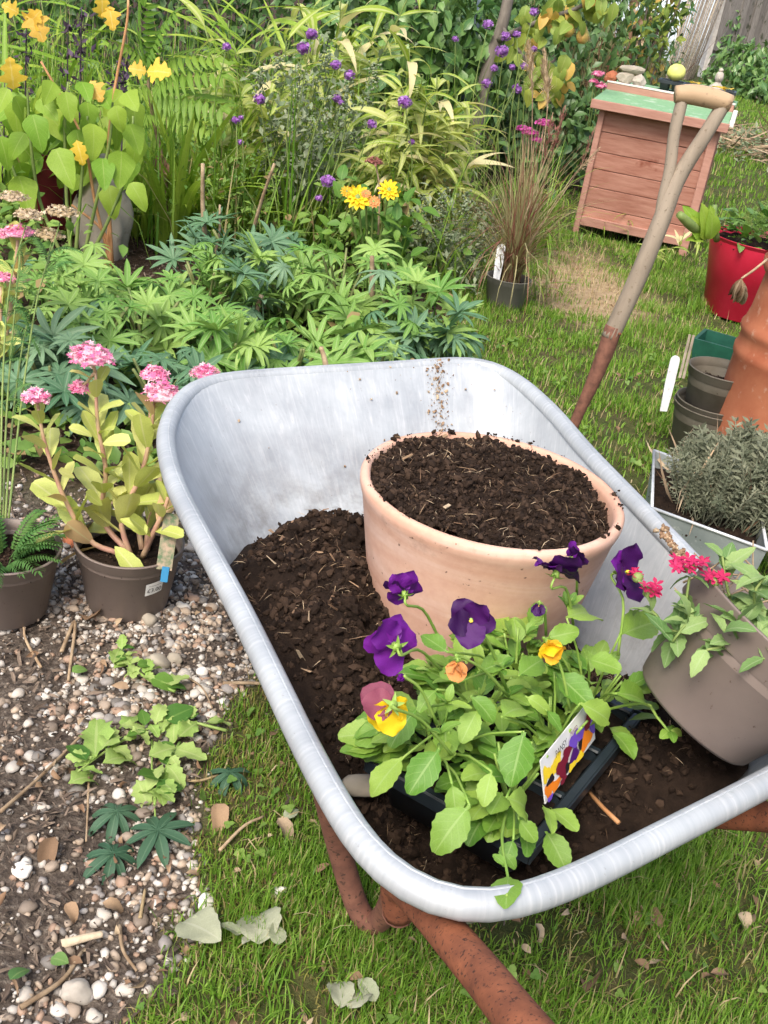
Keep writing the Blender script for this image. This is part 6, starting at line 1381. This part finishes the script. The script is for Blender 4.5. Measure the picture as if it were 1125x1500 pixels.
# ------------------------------------------------------------------ litter in the foreground
def G0(px,py,dz=0.006): q = P(px,py,0); q[2] = gh([[q[0],q[1]]])[0]+dz; return q
def litter(name,key,b,t_,label,cat,wide=1.,up=None,dz=.024):
    B,T_ = G0(*b,dz), G0(*t_,dz+.004); me = random.choice(LF[key]); return tag(put(me,name,None,B,T_-B,np.array([0,0,1])+jit(.25) if up is None else up,np.linalg.norm(T_-B),wide),label,cat)
LT = [('dead_leaf','pale',(378,1405),(372,1328),'pale grey leaf standing upright on the moss left of the leg',1.2),('dead_leaf','pale',(350,1390),(312,1378),'pale leaf pointing left in the withered rosette on the moss',1.),('dead_leaf','pale',(372,1392),(395,1368),'pale leaf pointing right in the withered rosette on the moss',.9),('dead_leaf','pale',(360,1395),(352,1410),'curled pale leaf in the middle of the withered rosette',1.2),
 ('green_leaf','pale',(265,1365),(322,1408),'broad pale green toothed leaf below the withered rosette',1.4),('green_leaf','pale',(292,1382),(262,1362),'folded pale green leaf overlapping the broad toothed one',1.2),('green_leaf','pale',(405,1408),(398,1378),'round pale green leaf at the right of the rosette',1.3),
 ('dead_leaf','pale',(495,1500),(490,1442),'long pale leaf at the bottom edge with a yellow midrib',1.0),('dead_leaf','pale',(506,1500),(540,1462),'pale split leaf at the bottom edge',1.3),('dead_leaf','pale',(545,1490),(520,1455),'second pale leaf lobed at the bottom edge',1.0),
 ('green_leaf','cut',(100,1165),(150,1140),'limp yellow green leaf on the gravel at its left tip',1.2),('green_leaf','cut',(150,1140),(210,1105),'long limp yellow green leaf in the middle of the gravel',1.1),('green_leaf','cut',(138,1130),(142,1070),'upright limp lettuce green leaf on the gravel',1.0),('green_leaf','cut',(200,1165),(215,1195),'jagged yellow green leaf hanging onto the dark lupin leaf',1.4),('green_leaf','cut',(222,1150),(250,1170),'star shaped yellow leaf right of the limp leaves',1.5),('green_leaf','cut',(250,1115),(300,1135),'pale green leaf beside the curved white stalk',1.2),
 ('green_leaf','cut',(175,1085),(205,1060),'small fresh green shoot above the limp leaves',1.2),('green_leaf','broad',(105,995),(128,990),'round green leaf lying near the sedum pot',1.8),('green_leaf','broad',(15,1448),(42,1425),'bright green leaf at the bottom left on the gravel',1.6),('green_leaf','broad',(75,1415),(100,1425),'small lobed green leaf beside the smooth dark stone',1.5),('green_leaf','cut',(168,995),(190,960),'green weed leaves by the pale stone below the sedum pot',1.),
 ('dead_leaf','dead',(848,1480),(868,1390),'long curled brown leaf on the lawn at bottom right',.6),('dead_leaf','dead',(1080,1345),(1100,1370),'crumpled grey brown leaf on the lawn near the right edge',1.3),('dead_leaf','dead',(1035,1440),(1070,1442),'twisted grey leaf at the lower right lawn',.8),('dead_leaf','dead',(905,1390),(922,1385),'small tan leaf in the lawn below the rim',1.3),('dead_leaf','dead',(405,1215),(440,1250),'brown leaf under the left edge of the barrow rim',1.),('green_leaf','pale',(415,1215),(436,1200),'small grey green leaf next to the brown one by the barrow',1.1),('dead_leaf','dead',(315,1200),(328,1240),'narrow brown leaf below the dark lupin leaf',1.),
 ('dead_leaf','dead',(125,925),(140,890),'tan curled leaf at the foot of the sedum pot',1.2),('dead_leaf','dead',(80,1245),(50,1300),'grey curled leaf on the gravel',.8),('dead_leaf','dead',(150,1335),(200,1345),'large brown dead leaf on the gravel left of the moss',1.),('dead_leaf','dead',(95,1340),(120,1360),'reddish brown dead leaf in the gravel',1.1),('dead_leaf','dead',(965,1370),(940,1330),'thin brown leaf on the lawn below the black twig',.7),('dead_leaf','dead',(780,1370),(800,1395),'dark brown leaf in the lawn beside the rusty handle',1.)]
for (nm,key,b,t_,lb,w) in LT: litter(nm,key,b,t_,lb,'leaf',w)
for (x,y,s,lb) in ((230,1235,.072,'dark cut lupin leaf spread over the gravel'),(165,1265,.060,'dark drooping lupin leaf on the white pebbles'),(170,1205,.060,'shaded lupin leaf under the limp yellow leaves'),(335,1150,.060,'dark lupin leaf at the end of the curved white stalk'),(175,970,.034,'small lupin like weed below the sedum pot')):
    c = G0(x,y,.02); y_ = np.array([random.uniform(-.5,.5),-1,0]); tag(put(random.choice(LF['darkcut']),'lupin_leaf',None,c,y_,np.array([0,-.25,1])+jit(.15),s),lb,'leaf')
for (pts,r_,m,lb) in (([(242,1120),(252,1150),(285,1160),(318,1150)],.0028,'seedhead','pale curved stalk ending in a dark lupin leaf'),([(222,1095),(222,1150),(228,1225)],.002,'cutgreen','thin green stalk of the dark cut lupin leaf'),([(0,1200),(60,1145),(130,1075)],.0035,'stick','long dry stem lying slanting across the gravel at left'),([(325,1014),(362,1016),(400,1018)],.004,'stick','pale straight stick poking under the barrow'),([(90,1388),(125,1380),(150,1374)],.007,'seedhead','flat pale wood splinter on the gravel'),([(205,1350),(212,1310)],.003,'seedhead','short pale splinter below the cut lupin'),([(890,1275),(925,1290),(960,1305)],.002,'ink','thin black twig sticking out under the rim'),([(935,1325),(955,1360),(978,1395)],.0025,'stick','thin brown stalk lying on the lawn at right'),([(30,1480),(90,1440),(120,1400)],.004,'stick','grey twig on the gravel at the bottom left'),([(175,1360),(180,1400),(200,1430)],.003,'stick','bent twig near the edge of the moss'),([(60,985),(35,930),(48,880)],.003,'stick','bent brown stem beside the left edge pot'),([(130,1150),(128,1200),(126,1240)],.002,'stick','upright thin dry stem by the dark lupin leaf'),([(90,960),(110,920),(100,1000)],.004,'stick','broken woody twig left of the sedum pot'),([(320,1260),(355,1225),(385,1205)],.003,'stick','dry twig lying on the moss by the barrow leg'),([(270,1000),(295,1020),(310,1050)],.002,'stick','thin arching stem near the moss edge')):
    solo('twig', tube(curve([G0(x,y,.012) for x,y in pts],12),[r_,r_*.7],6), M[m], lb, 'twig')
for (x,y,s,m,lb) in ((115,1455,(.024,.016,.014),'figure','smooth dark grey stone at the bottom left'),(230,980,(.024,.022,.018),'boulder','rough pale grey stone right of the weed'),(255,973,(.016,.013,.012),'boulder','pinkish white stone beside the rough grey one'),(218,915,(.016,.015,.015),'boulder','white stone touching the foot of the sedum pot'),(296,992,(.012,.010,.010),'palewood','white angular flint by the mulch'),(103,800,(.022,.016,.016),'terra_old','brown stone between the two brown pots'),(33,1280,(.015,.013,.010),'palewood','round white pebble at the left'),(300,1325,(.014,.011,.009),'palewood','white angular stone on the moss'),(407,1315,(.012,.010,.009),'palewood','small white stone lying left of the rusty leg')):
    solo('stone', xf(ico(3,.3,s,1.4,x), rot_rand(1,.2)[0], G0(x,y,s[2]*.5)), M[m], lb, 'stone')

# small brown leaf litter over lawn and gravel
XYl = np.concatenate([np.stack([rng.uniform(-.6,.9,420), rng.uniform(.8,2.3,420)],1), np.stack([rng.uniform(.1,1.6,260), rng.uniform(2.2,5.5,260)],1)]); XYl = XYl[inview(XYl)]; n = len(XYl)
gs = []
for k in range(3):
    i_ = np.arange(k,n,3); gs.append(tile(leaf(1,.45,prof_oval,4,1,.5,[1.2,2.2,.5][k],[.8,-.9,1.5][k]), rot_rand(len(i_),.35)*rng.uniform(.010,.034,len(i_))[:,None,None], np.concatenate([XYl[i_],(gh(XYl[i_])+.014)[:,None]],1), rng.random(len(i_))))
solo('leaf_litter', join(gs), M['deadleaf'], 'small dry brown leaf fragments scattered over lawn and gravel', 'leaf litter', True, None, 'stuff')

XYq = np.stack([rng.uniform(-.3,.8,30000), rng.uniform(.8,2.0,30000)],1); zq = zone(XYq)
XYq = XYq[(rng.random(len(XYq)) < (1-zq[0])*np.clip(.75-(XYq[:,0]+.1)*1.1+fbm(XYq,7,3,61)*.8,.04,.9))&inview(XYq)]
solo('moss', blades(XYq, rng.uniform(.008,.028,len(XYq)), np.full(len(XYq),.0022), gh(XYq), 1.6), M['moss'], 'yellow brown moss and thatch in the lawn left of the wheelbarrow', 'moss', True, None, 'stuff')

# sprawling wilted weeds pulled out over the gravel
for (lb,pts,n) in (('limp sprawling weed with yellow green leaves stretched across the gravel',[(330,1085),(270,1075),(215,1085),(165,1110),(110,1150)],26),
                   ('pulled weed with small green leaves below the sedum pot',[(255,1030),(215,1010),(185,985),(172,965)],18),
                   ('trailing weed with jagged leaves hanging over the dark lupin leaves',[(262,1105),(245,1140),(232,1170),(225,1200)],14)):
    c3 = [G0(x,y,.022) for x,y in pts]; t = thing('wilted_weed',lb,'weed',c3[0]); stem(t,c3,[.003,.0018],M['cutgreen'],6,seg=14); cc_ = curve(c3,30)
    for k in range(n):
        q = cc_[int(3+26*k/n)]+np.array([0,0,random.uniform(0,.012)]); put(random.choice(LF['cut' if k%4 else 'dahlia']),'leaf',t,q,np.array([random.uniform(-1,1),random.uniform(-1,1),.12]),np.array([0,-.1,1])+jit(.35),random.uniform(.022,.055),random.uniform(.9,1.4))
